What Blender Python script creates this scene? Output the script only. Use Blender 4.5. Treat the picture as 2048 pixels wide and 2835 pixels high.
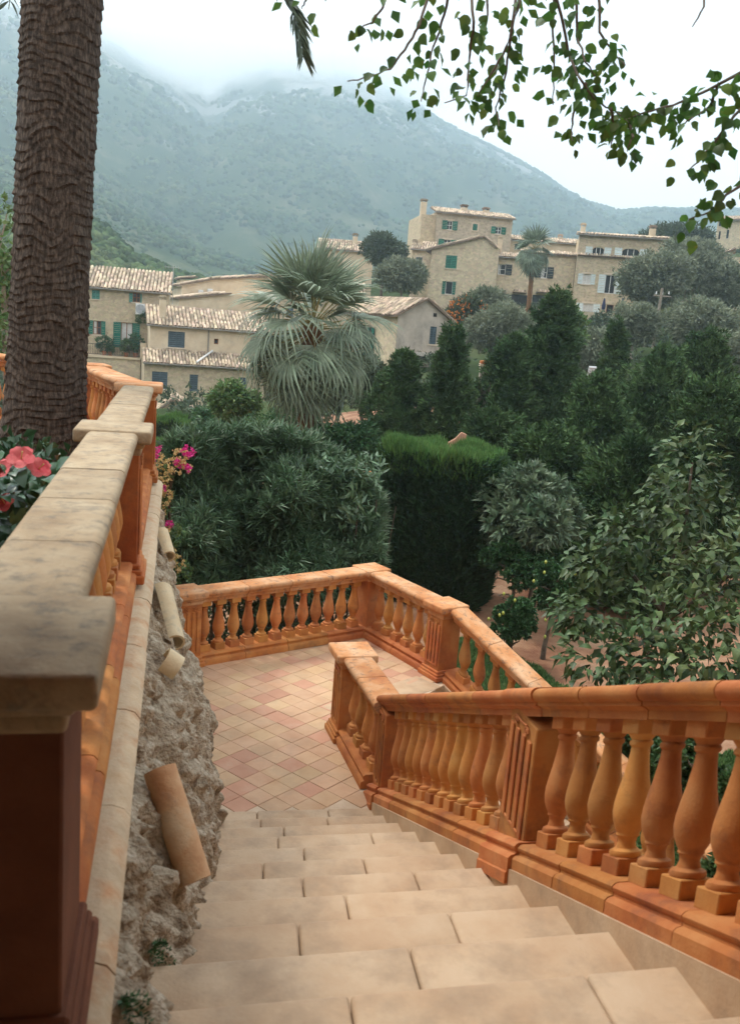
import bpy, bmesh, math, random
import numpy as np
from math import radians, sin, cos, pi, atan, tan, hypot
from mathutils import Matrix, Vector, noise
from mathutils.bvhtree import BVHTree

random.seed(7); RNG = np.random.default_rng(7)
for o in list(bpy.data.objects): bpy.data.objects.remove(o)
S = bpy.context.scene
C = S.collection

# ------------------------------------------------------------------ camera
FPX, HOR, ROLL, CAMZ = 2500.0, 900.0, radians(4.5), 3.85
PITCH = atan((1417.5-HOR)*cos(ROLL)/FPX)
FW = Vector((0, cos(PITCH), -sin(PITCH))); UP = Vector((0, sin(PITCH), cos(PITCH))); RT = Vector((1, 0, 0))
XI = cos(ROLL)*RT + sin(ROLL)*UP
YI = -sin(ROLL)*RT + cos(ROLL)*UP
EYE = Vector((0, 0, CAMZ))
cam = bpy.data.cameras.new('camera'); camo = bpy.data.objects.new('camera', cam); C.objects.link(camo)
m = Matrix((XI, YI, -FW)).transposed().to_4x4(); m.translation = EYE
camo.matrix_world = m
cam.sensor_fit = 'VERTICAL'; cam.sensor_height = 24.0; cam.lens = FPX/2835*24.0
cam.clip_start = 0.05; cam.clip_end = 8000
cam.dof.use_dof = True; cam.dof.focus_distance = 16.0; cam.dof.aperture_fstop = 3.0
S.camera = camo

# ------------------------------------------------------------------ sky and sun
SUN_EL, SUN_AZ = radians(58), radians(-62)          # azimuth from +Y towards +X
W = bpy.data.worlds.new('World'); S.world = W; W.use_nodes = True
nt = W.node_tree; nt.nodes.clear()
wo = nt.nodes.new('ShaderNodeOutputWorld'); bg = nt.nodes.new('ShaderNodeBackground')
sky = nt.nodes.new('ShaderNodeTexSky'); sky.sky_type = 'NISHITA'; sky.sun_disc = False
sky.sun_elevation = SUN_EL; sky.sun_rotation = SUN_AZ; sky.dust_density = 4; sky.air_density = 1.0
tc = nt.nodes.new('ShaderNodeTexCoord')
nz = nt.nodes.new('ShaderNodeTexNoise'); nz.inputs['Scale'].default_value = 2.2; nz.inputs['Detail'].default_value = 5
nt.links.new(tc.outputs['Generated'], nz.inputs['Vector'])
cr = nt.nodes.new('ShaderNodeValToRGB')
cr.color_ramp.elements[0].position = .3; cr.color_ramp.elements[0].color = (.86, .88, .905, 1)
cr.color_ramp.elements[1].position = .7; cr.color_ramp.elements[1].color = (.95, .96, .975, 1)
nt.links.new(nz.outputs['Fac'], cr.inputs['Fac'])
sc = nt.nodes.new('ShaderNodeVectorMath'); sc.operation = 'SCALE'; sc.inputs['Scale'].default_value = 8.6
nt.links.new(cr.outputs['Color'], sc.inputs[0])
mx = nt.nodes.new('ShaderNodeMix'); mx.data_type = 'RGBA'; mx.inputs['Factor'].default_value = .93
nt.links.new(sky.outputs['Color'], mx.inputs['A']); nt.links.new(sc.outputs['Vector'], mx.inputs['B'])
nt.links.new(mx.outputs['Result'], bg.inputs['Color']); bg.inputs['Strength'].default_value = 0.1
nt.links.new(bg.outputs['Background'], wo.inputs['Surface'])
sl = bpy.data.lights.new('sun', 'SUN'); sl.energy = 1.5; sl.angle = radians(14); sl.color = (1, .95, .87)
so = bpy.data.objects.new('sun', sl); C.objects.link(so)
sd = Vector((sin(SUN_AZ)*cos(SUN_EL), cos(SUN_AZ)*cos(SUN_EL), sin(SUN_EL)))
so.rotation_euler = sd.to_track_quat('Z', 'Y').to_euler(); so.location = (-20, 10, 40)
S.render.engine = 'CYCLES'
vs = S.view_settings; vs.view_transform = 'Standard'; vs.look = 'None'; vs.exposure = 1.2; vs.gamma = 1.0
vs.use_curve_mapping = False
S.cycles.volume_bounces = 24; S.cycles.max_bounces = 28

# ------------------------------------------------------------------ pixel helpers (photo pixels 2048 x 2835)
def ray(u, v): return FW + XI*((u-1024)/FPX) - YI*((v-1417.5)/FPX)
def atz(u, v, z):
    r = ray(u, v); k = (z-CAMZ)/r.z
    return EYE + r*k
def atd(u, v, d):                                   # at horizontal distance d
    r = ray(u, v); return EYE + r*(d/hypot(r.x, r.y))
def proj(P):
    d = Vector(P)-EYE; w = d.dot(FW)
    return 1024+FPX*d.dot(XI)/w, 1417.5-FPX*d.dot(YI)/w

# ------------------------------------------------------------------ materials
def mat(name, cols, scale=3.0, rough=.85, bump=.3, bscale=40., detail=6, rnd=0., island=0., stain=None,
        spec=.3, stretch=None, trans=0., hue=None, mid=(.35, .65), bdist=.01):
    M = bpy.data.materials.new(name); M.use_nodes = True
    n = M.node_tree; N = n.nodes; L = n.links
    b = N['Principled BSDF']; b.inputs['Roughness'].default_value = rough
    b.inputs['Specular IOR Level'].default_value = spec
    g = N.new('ShaderNodeNewGeometry'); vec = g.outputs['Position']
    if stretch:
        mp = N.new('ShaderNodeMapping'); mp.inputs['Scale'].default_value = stretch
        L.new(vec, mp.inputs['Vector']); vec = mp.outputs['Vector']
    t = N.new('ShaderNodeTexNoise'); t.inputs['Scale'].default_value = scale; t.inputs['Detail'].default_value = detail
    t.inputs['Roughness'].default_value = .62
    L.new(vec, t.inputs['Vector'])
    r = N.new('ShaderNodeValToRGB'); e = r.color_ramp.elements
    lo, hi = mid
    e[0].position = lo; e[1].position = hi
    e[0].color = (*cols[0], 1); e[1].color = (*cols[-1], 1)
    for i, c in enumerate(cols[1:-1]):
        x = e.new(lo+(hi-lo)*(i+1)/(len(cols)-1)); x.color = (*c, 1)
    L.new(t.outputs['Fac'], r.inputs['Fac']); col = r.outputs['Color']
    if stain:
        scol, sscale, lo2, hi2, amt = stain
        t2 = N.new('ShaderNodeTexNoise'); t2.inputs['Scale'].default_value = sscale; t2.inputs['Detail'].default_value = 8
        t2.inputs['Roughness'].default_value = .7
        L.new(vec, t2.inputs['Vector'])
        mr = N.new('ShaderNodeMapRange'); mr.inputs['From Min'].default_value = lo2; mr.inputs['From Max'].default_value = hi2
        mr.inputs['To Max'].default_value = amt
        L.new(t2.outputs['Fac'], mr.inputs['Value'])
        x = N.new('ShaderNodeMix'); x.data_type = 'RGBA'; x.inputs['B'].default_value = (*scol, 1)
        L.new(mr.outputs['Result'], x.inputs['Factor']); L.new(col, x.inputs['A']); col = x.outputs['Result']
    for src, amt in (('o', rnd), ('i', island)):
        if not amt: continue
        h = N.new('ShaderNodeHueSaturation')
        if src == 'o': q = N.new('ShaderNodeObjectInfo').outputs['Random']
        else: q = g.outputs['Random Per Island']
        mr = N.new('ShaderNodeMapRange'); mr.inputs['To Min'].default_value = 1-amt; mr.inputs['To Max'].default_value = 1+amt
        L.new(q, mr.inputs['Value']); L.new(mr.outputs['Result'], h.inputs['Value'])
        if hue:
            w = N.new('ShaderNodeTexWhiteNoise'); w.noise_dimensions = '1D'; L.new(q, w.inputs['W'])
            m2 = N.new('ShaderNodeMapRange'); m2.inputs['To Min'].default_value = .5-hue; m2.inputs['To Max'].default_value = .5+hue
            L.new(w.outputs['Value'], m2.inputs['Value']); L.new(m2.outputs['Result'], h.inputs['Hue'])
        L.new(col, h.inputs['Color']); col = h.outputs['Color']
    L.new(col, b.inputs['Base Color'])
    if bump:
        bn = N.new('ShaderNodeTexNoise'); bn.inputs['Scale'].default_value = bscale; bn.inputs['Detail'].default_value = 5
        L.new(vec, bn.inputs['Vector'])
        bu = N.new('ShaderNodeBump'); bu.inputs['Strength'].default_value = bump; bu.inputs['Distance'].default_value = bdist
        L.new(bn.outputs['Fac'], bu.inputs['Height']); L.new(bu.outputs['Normal'], b.inputs['Normal'])
    if trans:
        tr = N.new('ShaderNodeBsdfTranslucent'); L.new(col, tr.inputs['Color'])
        ms = N.new('ShaderNodeMixShader'); ms.inputs['Fac'].default_value = trans
        out = N['Material Output']
        L.new(b.outputs['BSDF'], ms.inputs[1]); L.new(tr.outputs['BSDF'], ms.inputs[2]); L.new(ms.outputs['Shader'], out.inputs['Surface'])
    return M

def stone_mat(name, c1, c2, mortar, scale=4.6):
    M = mat(name, [c1, c2], scale=2.5, rough=.95, bump=0, stain=((.40, .33, .24), .7, .52, .75, .4))
    n = M.node_tree; N = n.nodes; L = n.links; b = N['Principled BSDF']
    col = b.inputs['Base Color'].links[0].from_socket
    g = N.new('ShaderNodeNewGeometry')
    mp = N.new('ShaderNodeMapping'); mp.inputs['Scale'].default_value = (1, 1, 1.35); L.new(g.outputs['Position'], mp.inputs['Vector'])
    dn = N.new('ShaderNodeTexNoise'); dn.inputs['Scale'].default_value = 5; L.new(mp.outputs['Vector'], dn.inputs['Vector'])
    ad = N.new('ShaderNodeMixRGB'); ad.blend_type = 'ADD'; ad.inputs['Fac'].default_value = .12
    L.new(mp.outputs['Vector'], ad.inputs['Color1']); L.new(dn.outputs['Color'], ad.inputs['Color2'])
    v1 = N.new('ShaderNodeTexVoronoi'); v1.feature = 'DISTANCE_TO_EDGE'; v1.inputs['Scale'].default_value = scale
    v2 = N.new('ShaderNodeTexVoronoi'); v2.inputs['Scale'].default_value = scale
    L.new(ad.outputs['Color'], v1.inputs['Vector']); L.new(ad.outputs['Color'], v2.inputs['Vector'])
    sp = N.new('ShaderNodeSeparateColor'); L.new(v2.outputs['Color'], sp.inputs['Color'])
    h = N.new('ShaderNodeHueSaturation'); mr = N.new('ShaderNodeMapRange'); mr.inputs['To Min'].default_value = .84; mr.inputs['To Max'].default_value = 1.14
    L.new(sp.outputs['Red'], mr.inputs['Value']); L.new(mr.outputs['Result'], h.inputs['Value'])
    m3 = N.new('ShaderNodeMapRange'); m3.inputs['To Min'].default_value = .485; m3.inputs['To Max'].default_value = .515
    L.new(sp.outputs['Green'], m3.inputs['Value']); L.new(m3.outputs['Result'], h.inputs['Hue'])
    L.new(col, h.inputs['Color'])
    e = N.new('ShaderNodeMapRange'); e.inputs['From Max'].default_value = .05; L.new(v1.outputs['Distance'], e.inputs['Value'])
    x = N.new('ShaderNodeMix'); x.data_type = 'RGBA'; x.inputs['A'].default_value = (*mortar, 1)
    L.new(e.outputs['Result'], x.inputs['Factor']); L.new(h.outputs['Color'], x.inputs['B'])
    L.new(x.outputs['Result'], b.inputs['Base Color'])
    bu = N.new('ShaderNodeBump'); bu.inputs['Strength'].default_value = .8; bu.inputs['Distance'].default_value = .03
    L.new(e.outputs['Result'], bu.inputs['Height']); L.new(bu.outputs['Normal'], b.inputs['Normal'])
    return M

MT = {}
MT['terracotta'] = mat('terracotta', [(.34, .095, .030), (.47, .165, .048), (.55, .245, .085)], 2.6, .82, .25, 90, rnd=.12,
                       stain=((.17, .075, .045), 5, .50, .72, .7), mid=(.3, .7), hue=.008)
MT['baluster'] = mat('baluster_clay', [(.40, .135, .038), (.50, .205, .060), (.54, .275, .10)], 3.0, .8, .2, 90, rnd=.2,
                     stain=((.20, .085, .045), 7, .52, .74, .7), mid=(.3, .7), hue=.01)
MT['coping'] = mat('coping_clay', [(.44, .155, .055), (.55, .25, .10), (.62, .38, .22)], 3.2, .85, .35, 80, rnd=.10,
                   stain=((.15, .105, .08), 15, .53, .66, .8), mid=(.3, .66))
MT['old_coping'] = mat('weathered_coping', [(.29, .205, .125), (.40, .30, .19), (.46, .365, .245)], 5, .92, .55, 60, rnd=.08,
                       stain=((.15, .135, .11), 16, .50, .68, .75), mid=(.3, .7))
MT['shaded_post'] = mat('shaded_post', [(.13, .045, .024), (.20, .075, .038)], 3, .85, .3, 60)  # the near newel's shade is put into this darker colour
MT['tile'] = mat('floor_tile', [(.50, .30, .170), (.55, .35, .21), (.585, .385, .24)], 4, .75, .2, 60, rnd=.06,
                 stain=((.40, .28, .18), 2.6, .48, .72, .7), mid=(.3, .7), hue=.008)
MT['rose_tile'] = mat('rose_floor_tile', [(.47, .245, .155), (.53, .285, .185)], 4, .75, .2, 60, rnd=.08,
                      stain=((.52, .37, .26), 5, .5, .7, .5))
MT['mortar'] = mat('mortar', [(.50, .37, .255), (.60, .46, .33)], 8, .95, .3, 80)
MT['tread'] = mat('step_stone', [(.46, .295, .175), (.53, .37, .235), (.58, .43, .29)], 2.4, .75, .25, 70, rnd=.03,
                  stain=((.30, .215, .145), 3.7, .47, .72, .65), mid=(.3, .7))
MT['ledge'] = mat('cream_ledge', [(.54, .37, .22), (.62, .48, .32), (.54, .30, .16)], 6, .9, .4, 50, rnd=.06,
                  stain=((.45, .33, .24), 14, .55, .75, .6), mid=(.3, .7))
MT['rock'] = mat('tufa_rock', [(.10, .07, .05), (.33, .255, .175), (.52, .43, .315), (.64, .55, .43)], 13, .95, 1.0, 55, detail=10,
                 stain=((.30, .18, .09), 4, .56, .72, .6), mid=(.25, .7), bdist=.03)
MT['spout'] = mat('clay_spout', [(.50, .25, .12), (.62, .37, .20), (.70, .53, .34)], 5, .85, .3, 60, rnd=.12, stain=((.3, .22, .16), 9, .55, .75, .6))
MT['pale_spout'] = mat('pale_clay_spout', [(.60, .46, .28), (.70, .57, .37)], 6, .85, .3, 60, rnd=.08, stain=((.36, .31, .24), 12, .52, .7, .7))
MT['soil'] = mat('garden_soil', [(.15, .058, .030), (.25, .125, .068), (.36, .215, .13)], 1.1, .97, .8, 30, mid=(.3, .65), bdist=.03)
MT['lawn'] = mat('lawn_blades', [(.06, .13, .035), (.11, .19, .055)], 2, .8, 0, island=.35, hue=.03)
MT['turf'] = mat('turf', [(.05, .085, .03), (.09, .13, .045), (.16, .13, .07)], 1.8, .95, .6, 40, mid=(.3, .7), bdist=.02)
MT['oleander'] = mat('oleander_leaf', [(.062, .125, .058), (.135, .215, .115)], 1.5, .42, 0, island=.35, spec=.5, hue=.015, trans=.12)
MT['oleander_tip'] = mat('oleander_tip_leaf', [(.10, .16, .09), (.16, .22, .12)], 1.5, .42, 0, island=.3, spec=.5, hue=.015, trans=.15)
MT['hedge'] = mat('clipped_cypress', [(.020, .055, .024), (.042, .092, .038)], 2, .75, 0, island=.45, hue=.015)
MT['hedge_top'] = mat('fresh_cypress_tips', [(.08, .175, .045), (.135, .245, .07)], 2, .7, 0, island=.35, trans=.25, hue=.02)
MT['cypress'] = mat('cypress_spray', [(.028, .068, .026), (.062, .118, .040), (.092, .155, .052)], .9, .75, 0, island=.45, mid=(.3, .7), hue=.015)
MT['olive'] = mat('olive_leaf', [(.15, .18, .11), (.25, .275, .185)], .8, .7, 0, island=.3, trans=.15, hue=.012)
MT['darkolive'] = mat('holm_leaf', [(.055, .085, .045), (.10, .13, .07)], .8, .7, 0, island=.35, trans=.1)
MT['broad'] = mat('broad_leaf', [(.048, .098, .032), (.11, .165, .058)], 1.2, .45, 0, island=.4, spec=.35, trans=.18, hue=.025, rnd=.2)
MT['loquat'] = mat('loquat_leaf', [(.085, .145, .08), (.20, .26, .16)], 1.4, .42, 0, island=.4, spec=.5, trans=.12, hue=.02)
MT['citrus'] = mat('citrus_leaf', [(.04, .10, .04), (.07, .15, .055)], 1.4, .45, 0, island=.4, trans=.15, hue=.02)
MT['vine'] = mat('light_leaf', [(.08, .15, .05), (.15, .23, .08)], 1.2, .5, 0, island=.4, trans=.25, hue=.03)
MT['hang'] = mat('hanging_leaf', [(.045, .105, .02), (.11, .19, .032)], 5, .45, 0, rnd=.45, trans=.45, hue=.03, stain=((.30, .20, .05), 24, .6, .72, .7))
MT['bark'] = mat('bark', [(.07, .05, .035), (.15, .115, .085)], 8, .9, .6, 40)
MT['palebark'] = mat('pale_bark', [(.22, .18, .14), (.36, .31, .25)], 8, .9, .5, 40)
MT['palmbark'] = mat('palm_bark', [(.028, .020, .015), (.085, .063, .048), (.20, .155, .12)], 12, .95, 1.0, 60, detail=8,
                     stretch=(3.2, 3.2, 1.0), mid=(.3, .66), bdist=.03)
MT['fan'] = mat('fan_palm_leaf', [(.17, .225, .145), (.32, .385, .27)], 2, .42, 0, island=.3, rnd=.18, trans=.2, spec=.45, hue=.012)
MT['dryfan'] = mat('dry_palm_leaf', [(.25, .17, .08), (.36, .27, .14)], 3, .8, 0, island=.25)
MT['petiole'] = mat('palm_petiole', [(.20, .20, .07), (.33, .26, .10)], 3, .5, 0)
MT['fibre'] = mat('palm_fibre', [(.14, .07, .03), (.26, .13, .055)], 12, .95, .8, 60, stretch=(2, 2, .6))
MT['feather'] = mat('date_palm_leaflet', [(.07, .10, .065), (.11, .15, .10)], 3, .5, 0, island=.3)
MT['hibiscus_leaf'] = mat('hibiscus_leaf', [(.025, .075, .03), (.05, .12, .045)], 4, .35, 0, rnd=.3, spec=.5, trans=.12)
MT['hibiscus'] = mat('hibiscus_petal', [(.66, .07, .09), (.78, .20, .19)], 20, .6, 0, trans=.25)
MT['magenta'] = mat('magenta_bract', [(.62, .02, .22), (.78, .06, .36)], 20, .6, 0, island=.25, trans=.25)
MT['cream'] = mat('cream_bract', [(.60, .42, .16), (.74, .58, .30)], 12, .7, 0, island=.25, trans=.25, hue=.02)
MT['orange'] = mat('orange_berry', [(.60, .17, .02), (.75, .26, .03)], 12, .7, 0, island=.25)
MT['lemon'] = mat('green_lemon', [(.36, .42, .08), (.50, .50, .12)], 12, .5, .2, 200)
MT['redfruit'] = mat('red_fruit', [(.65, .05, .02), (.75, .09, .03)], 12, .35, 0)
MT['stone_warm'] = stone_mat('warm_rubble', (.52, .41, .265), (.63, .51, .35), (.62, .525, .39))
MT['stone_pale'] = stone_mat('pale_rubble', (.60, .475, .315), (.70, .575, .40), (.68, .58, .43), 4.0)
MT['stone_grey'] = stone_mat('grey_rubble', (.45, .37, .27), (.55, .46, .34), (.55, .47, .36), 4.2)
MT['plaster'] = mat('pale_plaster', [(.64, .50, .34), (.74, .61, .44)], 1.2, .95, .3, 20, stain=((.48, .39, .29), 1.8, .5, .72, .6))
MT['greyplaster'] = mat('stained_plaster', [(.42, .36, .29), (.55, .48, .40)], 1.2, .95, .3, 20, stain=((.27, .24, .21), 1.3, .5, .7, .7))
MT['rooftile'] = mat('roof_tile', [(.30, .225, .155), (.46, .35, .245), (.58, .47, .35)], 2, .92, .4, 30, rnd=.5, hue=.018,
                     stain=((.19, .165, .125), 4, .52, .7, .65), mid=(.3, .7))
MT['roofbed'] = mat('roof_underlay', [(.17, .12, .085), (.27, .20, .145)], 3, .95, .3, 20)
MT['gutter'] = mat('gutter', [(.22, .20, .17), (.30, .27, .23)], 3, .6, 0)
MT['teal'] = mat('green_shutter', [(.012, .13, .085), (.022, .19, .125)], 4, .6, 0, rnd=.15)
MT['tealpale'] = mat('teal_shutter', [(.05, .21, .17), (.08, .27, .21)], 4, .6, 0)
MT['slate'] = mat('slate_blue_shutter', [(.055, .085, .105), (.085, .125, .145)], 4, .6, 0, rnd=.1)
MT['darkshut'] = mat('dark_shutter', [(.03, .04, .045), (.05, .065, .065)], 4, .6, 0, rnd=.1)
MT['whiteshut'] = mat('white_shutter', [(.62, .70, .68), (.74, .80, .78)], 4, .6, 0, rnd=.06)
MT['white'] = mat('white_paint', [(.72, .71, .68), (.80, .79, .76)], 3, .6, .1, 40)
MT['wood'] = mat('brown_joinery', [(.22, .075, .025), (.32, .12, .045)], 5, .6, 0)
MT['surround'] = mat('stone_surround', [(.60, .48, .36), (.70, .58, .45)], 3, .9, .2, 30)
MT['metal'] = mat('dark_iron', [(.03, .03, .03), (.06, .055, .05)], 5, .5, 0)
MT['greymetal'] = mat('grey_metal', [(.36, .37, .38), (.5, .51, .52)], 5, .5, 0)
MT['navy'] = mat('navy_canvas', [(.015, .022, .06), (.03, .04, .10)], 5, .8, 0)
MT['pot'] = mat('flower_pot', [(.46, .17, .07), (.56, .24, .11)], 5, .8, .2, 60)
MT['concrete'] = mat('pale_concrete', [(.50, .46, .40), (.62, .57, .50)], 3, .9, .3, 30)
MT['terracetile'] = mat('terrace_paving', [(.52, .36, .24), (.62, .46, .32)], 3, .85, .3, 40)
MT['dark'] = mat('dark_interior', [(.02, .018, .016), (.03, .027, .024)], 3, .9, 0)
gl = bpy.data.materials.new('window_glass'); gl.use_nodes = True
b = gl.node_tree.nodes['Principled BSDF']; b.inputs['Base Color'].default_value = (.03, .035, .04, 1); b.inputs['Roughness'].default_value = .08
MT['glass'] = gl
MT['curtain'] = mat('white_curtain', [(.60, .58, .54), (.74, .72, .68)], 6, .9, 0)

def hill_mat():
    M = bpy.data.materials.new('mountain_side'); M.use_nodes = True
    n = M.node_tree; N = n.nodes; L = n.links; b = N['Principled BSDF']; b.inputs['Roughness'].default_value = 1; b.inputs['Specular IOR Level'].default_value = 0
    g = N.new('ShaderNodeNewGeometry')
    def noise_(s, d=6, r=.6):
        t = N.new('ShaderNodeTexNoise'); t.inputs['Scale'].default_value = s; t.inputs['Detail'].default_value = d; t.inputs['Roughness'].default_value = r
        L.new(g.outputs['Position'], t.inputs['Vector']); return t.outputs['Fac']
    r = N.new('ShaderNodeValToRGB'); e = r.color_ramp.elements
    e[0].position = .35; e[0].color = (.03, .05, .022, 1); e[1].position = .72; e[1].color = (.17, .155, .095, 1)
    x = e.new(.52); x.color = (.055, .075, .033, 1)
    L.new(noise_(.035, 8, .65), r.inputs['Fac'])
    # pale limestone outcrops, more of them high up
    sp = N.new('ShaderNodeSeparateXYZ'); L.new(g.outputs['Position'], sp.inputs['Vector'])
    hz = N.new('ShaderNodeMapRange'); hz.inputs['From Min'].default_value = 110; hz.inputs['From Max'].default_value = 250; hz.inputs['To Min'].default_value = -.14; hz.inputs['To Max'].default_value = .05
    L.new(sp.outputs['Z'], hz.inputs['Value'])
    ad = N.new('ShaderNodeMath'); ad.operation = 'ADD'; L.new(noise_(.018, 9, .7), ad.inputs[0]); L.new(hz.outputs['Result'], ad.inputs[1])
    mr = N.new('ShaderNodeMapRange'); mr.inputs['From Min'].default_value = .53; mr.inputs['From Max'].default_value = .58
    L.new(ad.outputs['Value'], mr.inputs['Value'])
    m_ = N.new('ShaderNodeMix'); m_.data_type = 'RGBA'; m_.inputs['B'].default_value = (.30, .285, .26, 1)
    L.new(r.outputs['Color'], m_.inputs['A']); L.new(mr.outputs['Result'], m_.inputs['Factor'])
    L.new(m_.outputs['Result'], b.inputs['Base Color'])
    return M
MT['hill'] = hill_mat()
MT['forest'] = mat('forest_canopy', [(.035, .065, .028), (.07, .10, .04), (.11, .13, .06)], .02, .95, 0, island=.45, mid=(.35, .65), hue=.02, spec=0)

# ------------------------------------------------------------------ mesh helpers
WORLD = {}
def tag(o, label=None, cat=None, group=None, kind=None):
    if label: o['label'] = label
    if cat: o['category'] = cat
    if group: o['group'] = group
    if kind: o['kind'] = kind
    return o
def par(o, p):
    if p is None: return o
    o.parent = p
    M = WORLD.get(p.name, Matrix.Identity(4))
    o.matrix_parent_inverse = M.inverted()
    return o
def link(name, me, parent=None, M=None, inherit=True):
    o = bpy.data.objects.new(name, me); C.objects.link(o)
    if M is not None: o.matrix_basis = M; WORLD[o.name] = M.copy()
    if parent is not None:
        o.parent = parent
        if inherit: o.matrix_parent_inverse = WORLD.get(parent.name, Matrix.Identity(4)).inverted()
    return o
def thing(name, label, cat, loc=(0, 0, 0), group=None):
    o = bpy.data.objects.new(name, None); C.objects.link(o); o.empty_display_size = .2
    o.location = loc; WORLD[o.name] = Matrix.Translation(Vector(loc))
    return tag(o, label, cat, group)

class MB:
    def __init__(s, M=None): s.v = []; s.f = []; s.M = M or Matrix.Identity(4)
    def add(s, vs, fs):
        k = len(s.v); s.v += [tuple(s.M @ Vector(p)) for p in vs]; s.f += [tuple(i+k for i in f) for f in fs]; return s
    def box(s, x0, x1, y0, y1, z0, z1, sh=0.0):
        q = [(x, y, z+sh*x) for z in (z0, z1) for x, y in ((x0, y0), (x1, y0), (x1, y1), (x0, y1))]
        return s.add(q, [(3, 2, 1, 0), (4, 5, 6, 7), (0, 1, 5, 4), (1, 2, 6, 5), (2, 3, 7, 6), (3, 0, 4, 7)])
    def prism(s, poly, z0, z1):
        n = len(poly)
        q = [(x, y, z0) for x, y in poly]+[(x, y, z1) for x, y in poly]
        return s.add(q, [tuple(range(n-1, -1, -1)), tuple(range(n, 2*n))]+[(i, (i+1) % n, n+(i+1) % n, n+i) for i in range(n)])
    def lathe(s, prof, seg=20, sh=0.0, caps=True):
        q = []; f = []
        for r, z in prof:
            for i in range(seg):
                a = 2*pi*i/seg; q.append((r*cos(a), r*sin(a), z+sh*r*cos(a)))
        for j in range(len(prof)-1):
            for i in range(seg):
                a = j*seg+i; b_ = j*seg+(i+1) % seg; f.append((a, b_, b_+seg, a+seg))
        if caps: f += [tuple(range(seg-1, -1, -1)), tuple((len(prof)-1)*seg+i for i in range(seg))]
        return s.add(q, f)
    def tube(s, pts, rad, seg=7, cap=True):
        pts = [Vector(p) for p in pts]; n = len(pts)
        if not hasattr(rad, '__len__'): rad = [rad]*n
        q = []; f = []; up = Vector((.3, .2, 1)).normalized()
        for i, p in enumerate(pts):
            d = (pts[min(i+1, n-1)]-pts[max(i-1, 0)]).normalized()
            a = d.cross(up)
            if a.length < .05: a = d.cross(Vector((1, 0, 0)))
            a.normalize(); b_ = d.cross(a)
            for k in range(seg):
                t = 2*pi*k/seg; q.append(p+(a*cos(t)+b_*sin(t))*rad[i])
        for i in range(n-1):
            for k in range(seg):
                x = i*seg+k; y = i*seg+(k+1) % seg; f.append((x, x+seg, y+seg, y))
        if cap: f += [tuple(range(seg)), tuple((n-1)*seg+k for k in range(seg-1, -1, -1))]
        return s.add(q, f)
    def sweep(s, prof, p0, p1, x0off=0., x1off=0.):
        """closed profile [(across, up)] from p0 to p1; ends cut by vertical planes; along is horizontal dir"""
        p0 = Vector(p0); p1 = Vector(p1); d = p1-p0; h = Vector((d.x, d.y, 0)); ln = h.length; h.normalize()
        nrm = Vector((h.y, -h.x, 0)); n = len(prof); q = []
        for P in (p0, p1):
            for a, z in prof: q.append(P+nrm*a+Vector((0, 0, z)))
        f = [(i, (i+1) % n, n+(i+1) % n, n+i) for i in range(n)]+[tuple(range(n-1, -1, -1)), tuple(range(n, 2*n))]
        return s.add(q, f)
    def mesh(s, name, mt, smooth=False, bev=0., seg=1, ang=35):
        me = bpy.data.meshes.new(name); me.from_pydata(s.v, [], s.f)
        bm = bmesh.new(); bm.from_mesh(me); bmesh.ops.recalc_face_normals(bm, faces=bm.faces)
        if bev:
            es = [e for e in bm.edges if len(e.link_faces) == 2 and e.calc_face_angle(0) > radians(ang)]
            bmesh.ops.bevel(bm, geom=es, offset=bev, segments=seg, affect='EDGES', profile=.5, clamp_overlap=True)
        bm.to_mesh(me); bm.free()
        if mt: me.materials.append(MT[mt] if isinstance(mt, str) else mt)
        if smooth:
            me.polygons.foreach_set('use_smooth', [True]*len(me.polygons))
            me.set_sharp_from_angle(angle=radians(38))
        return me
    def build(s, name, mt, parent=None, smooth=False, bev=0., seg=1):
        return link(name, s.mesh(name, mt, smooth, bev, seg), parent)

def npmesh(name, V, F, mt, smooth=False):
    """V (n,3), F (m,k) arrays"""
    me = bpy.data.meshes.new(name); V = np.asarray(V, np.float32); F = np.asarray(F, np.int32)
    me.vertices.add(len(V)); me.vertices.foreach_set('co', V.ravel())
    k = F.shape[1]
    me.loops.add(F.size); me.loops.foreach_set('vertex_index', F.ravel())
    me.polygons.add(len(F)); me.polygons.foreach_set('loop_start', np.arange(0, F.size, k, dtype=np.int32))
    me.polygons.foreach_set('loop_total', np.full(len(F), k, np.int32))
    if smooth: me.polygons.foreach_set('use_smooth', np.ones(len(F), bool))
    for q in (mt if isinstance(mt, (list, tuple)) else [mt]): me.materials.append(MT[q])
    me.update(calc_edges=True); return me
def unit(a): return a/np.maximum(np.linalg.norm(a, axis=1, keepdims=True), 1e-9)
def rdir(n, rng=RNG): return unit(rng.normal(size=(n, 3)))
def leaves(P, D, L, Wd, N=None, fold=.25, droop=0.0):
    """4-vert folded leaves -> V, F(tri). P,D (n,3); L,Wd scalars or (n,)"""
    n = len(P); D = unit(D)
    if N is None: N = rdir(n)
    A = unit(np.cross(D, N)); Nn = np.cross(A, D)
    L = np.broadcast_to(np.asarray(L, float), (n,))[:, None]; Wd = np.broadcast_to(np.asarray(Wd, float), (n,))[:, None]
    mid = P+D*L*.45
    tip = P+D*L+np.array([0, 0, -1.])*L*droop
    l = mid+A*Wd*.5+Nn*Wd*fold; r = mid-A*Wd*.5+Nn*Wd*fold
    V = np.stack([P, l, tip, r], 1).reshape(-1, 3)
    i = np.arange(n)*4
    F = np.stack([np.stack([i, i+1, i+2], 1), np.stack([i, i+2, i+3], 1)], 1).reshape(-1, 3)
    return V, F
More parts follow.
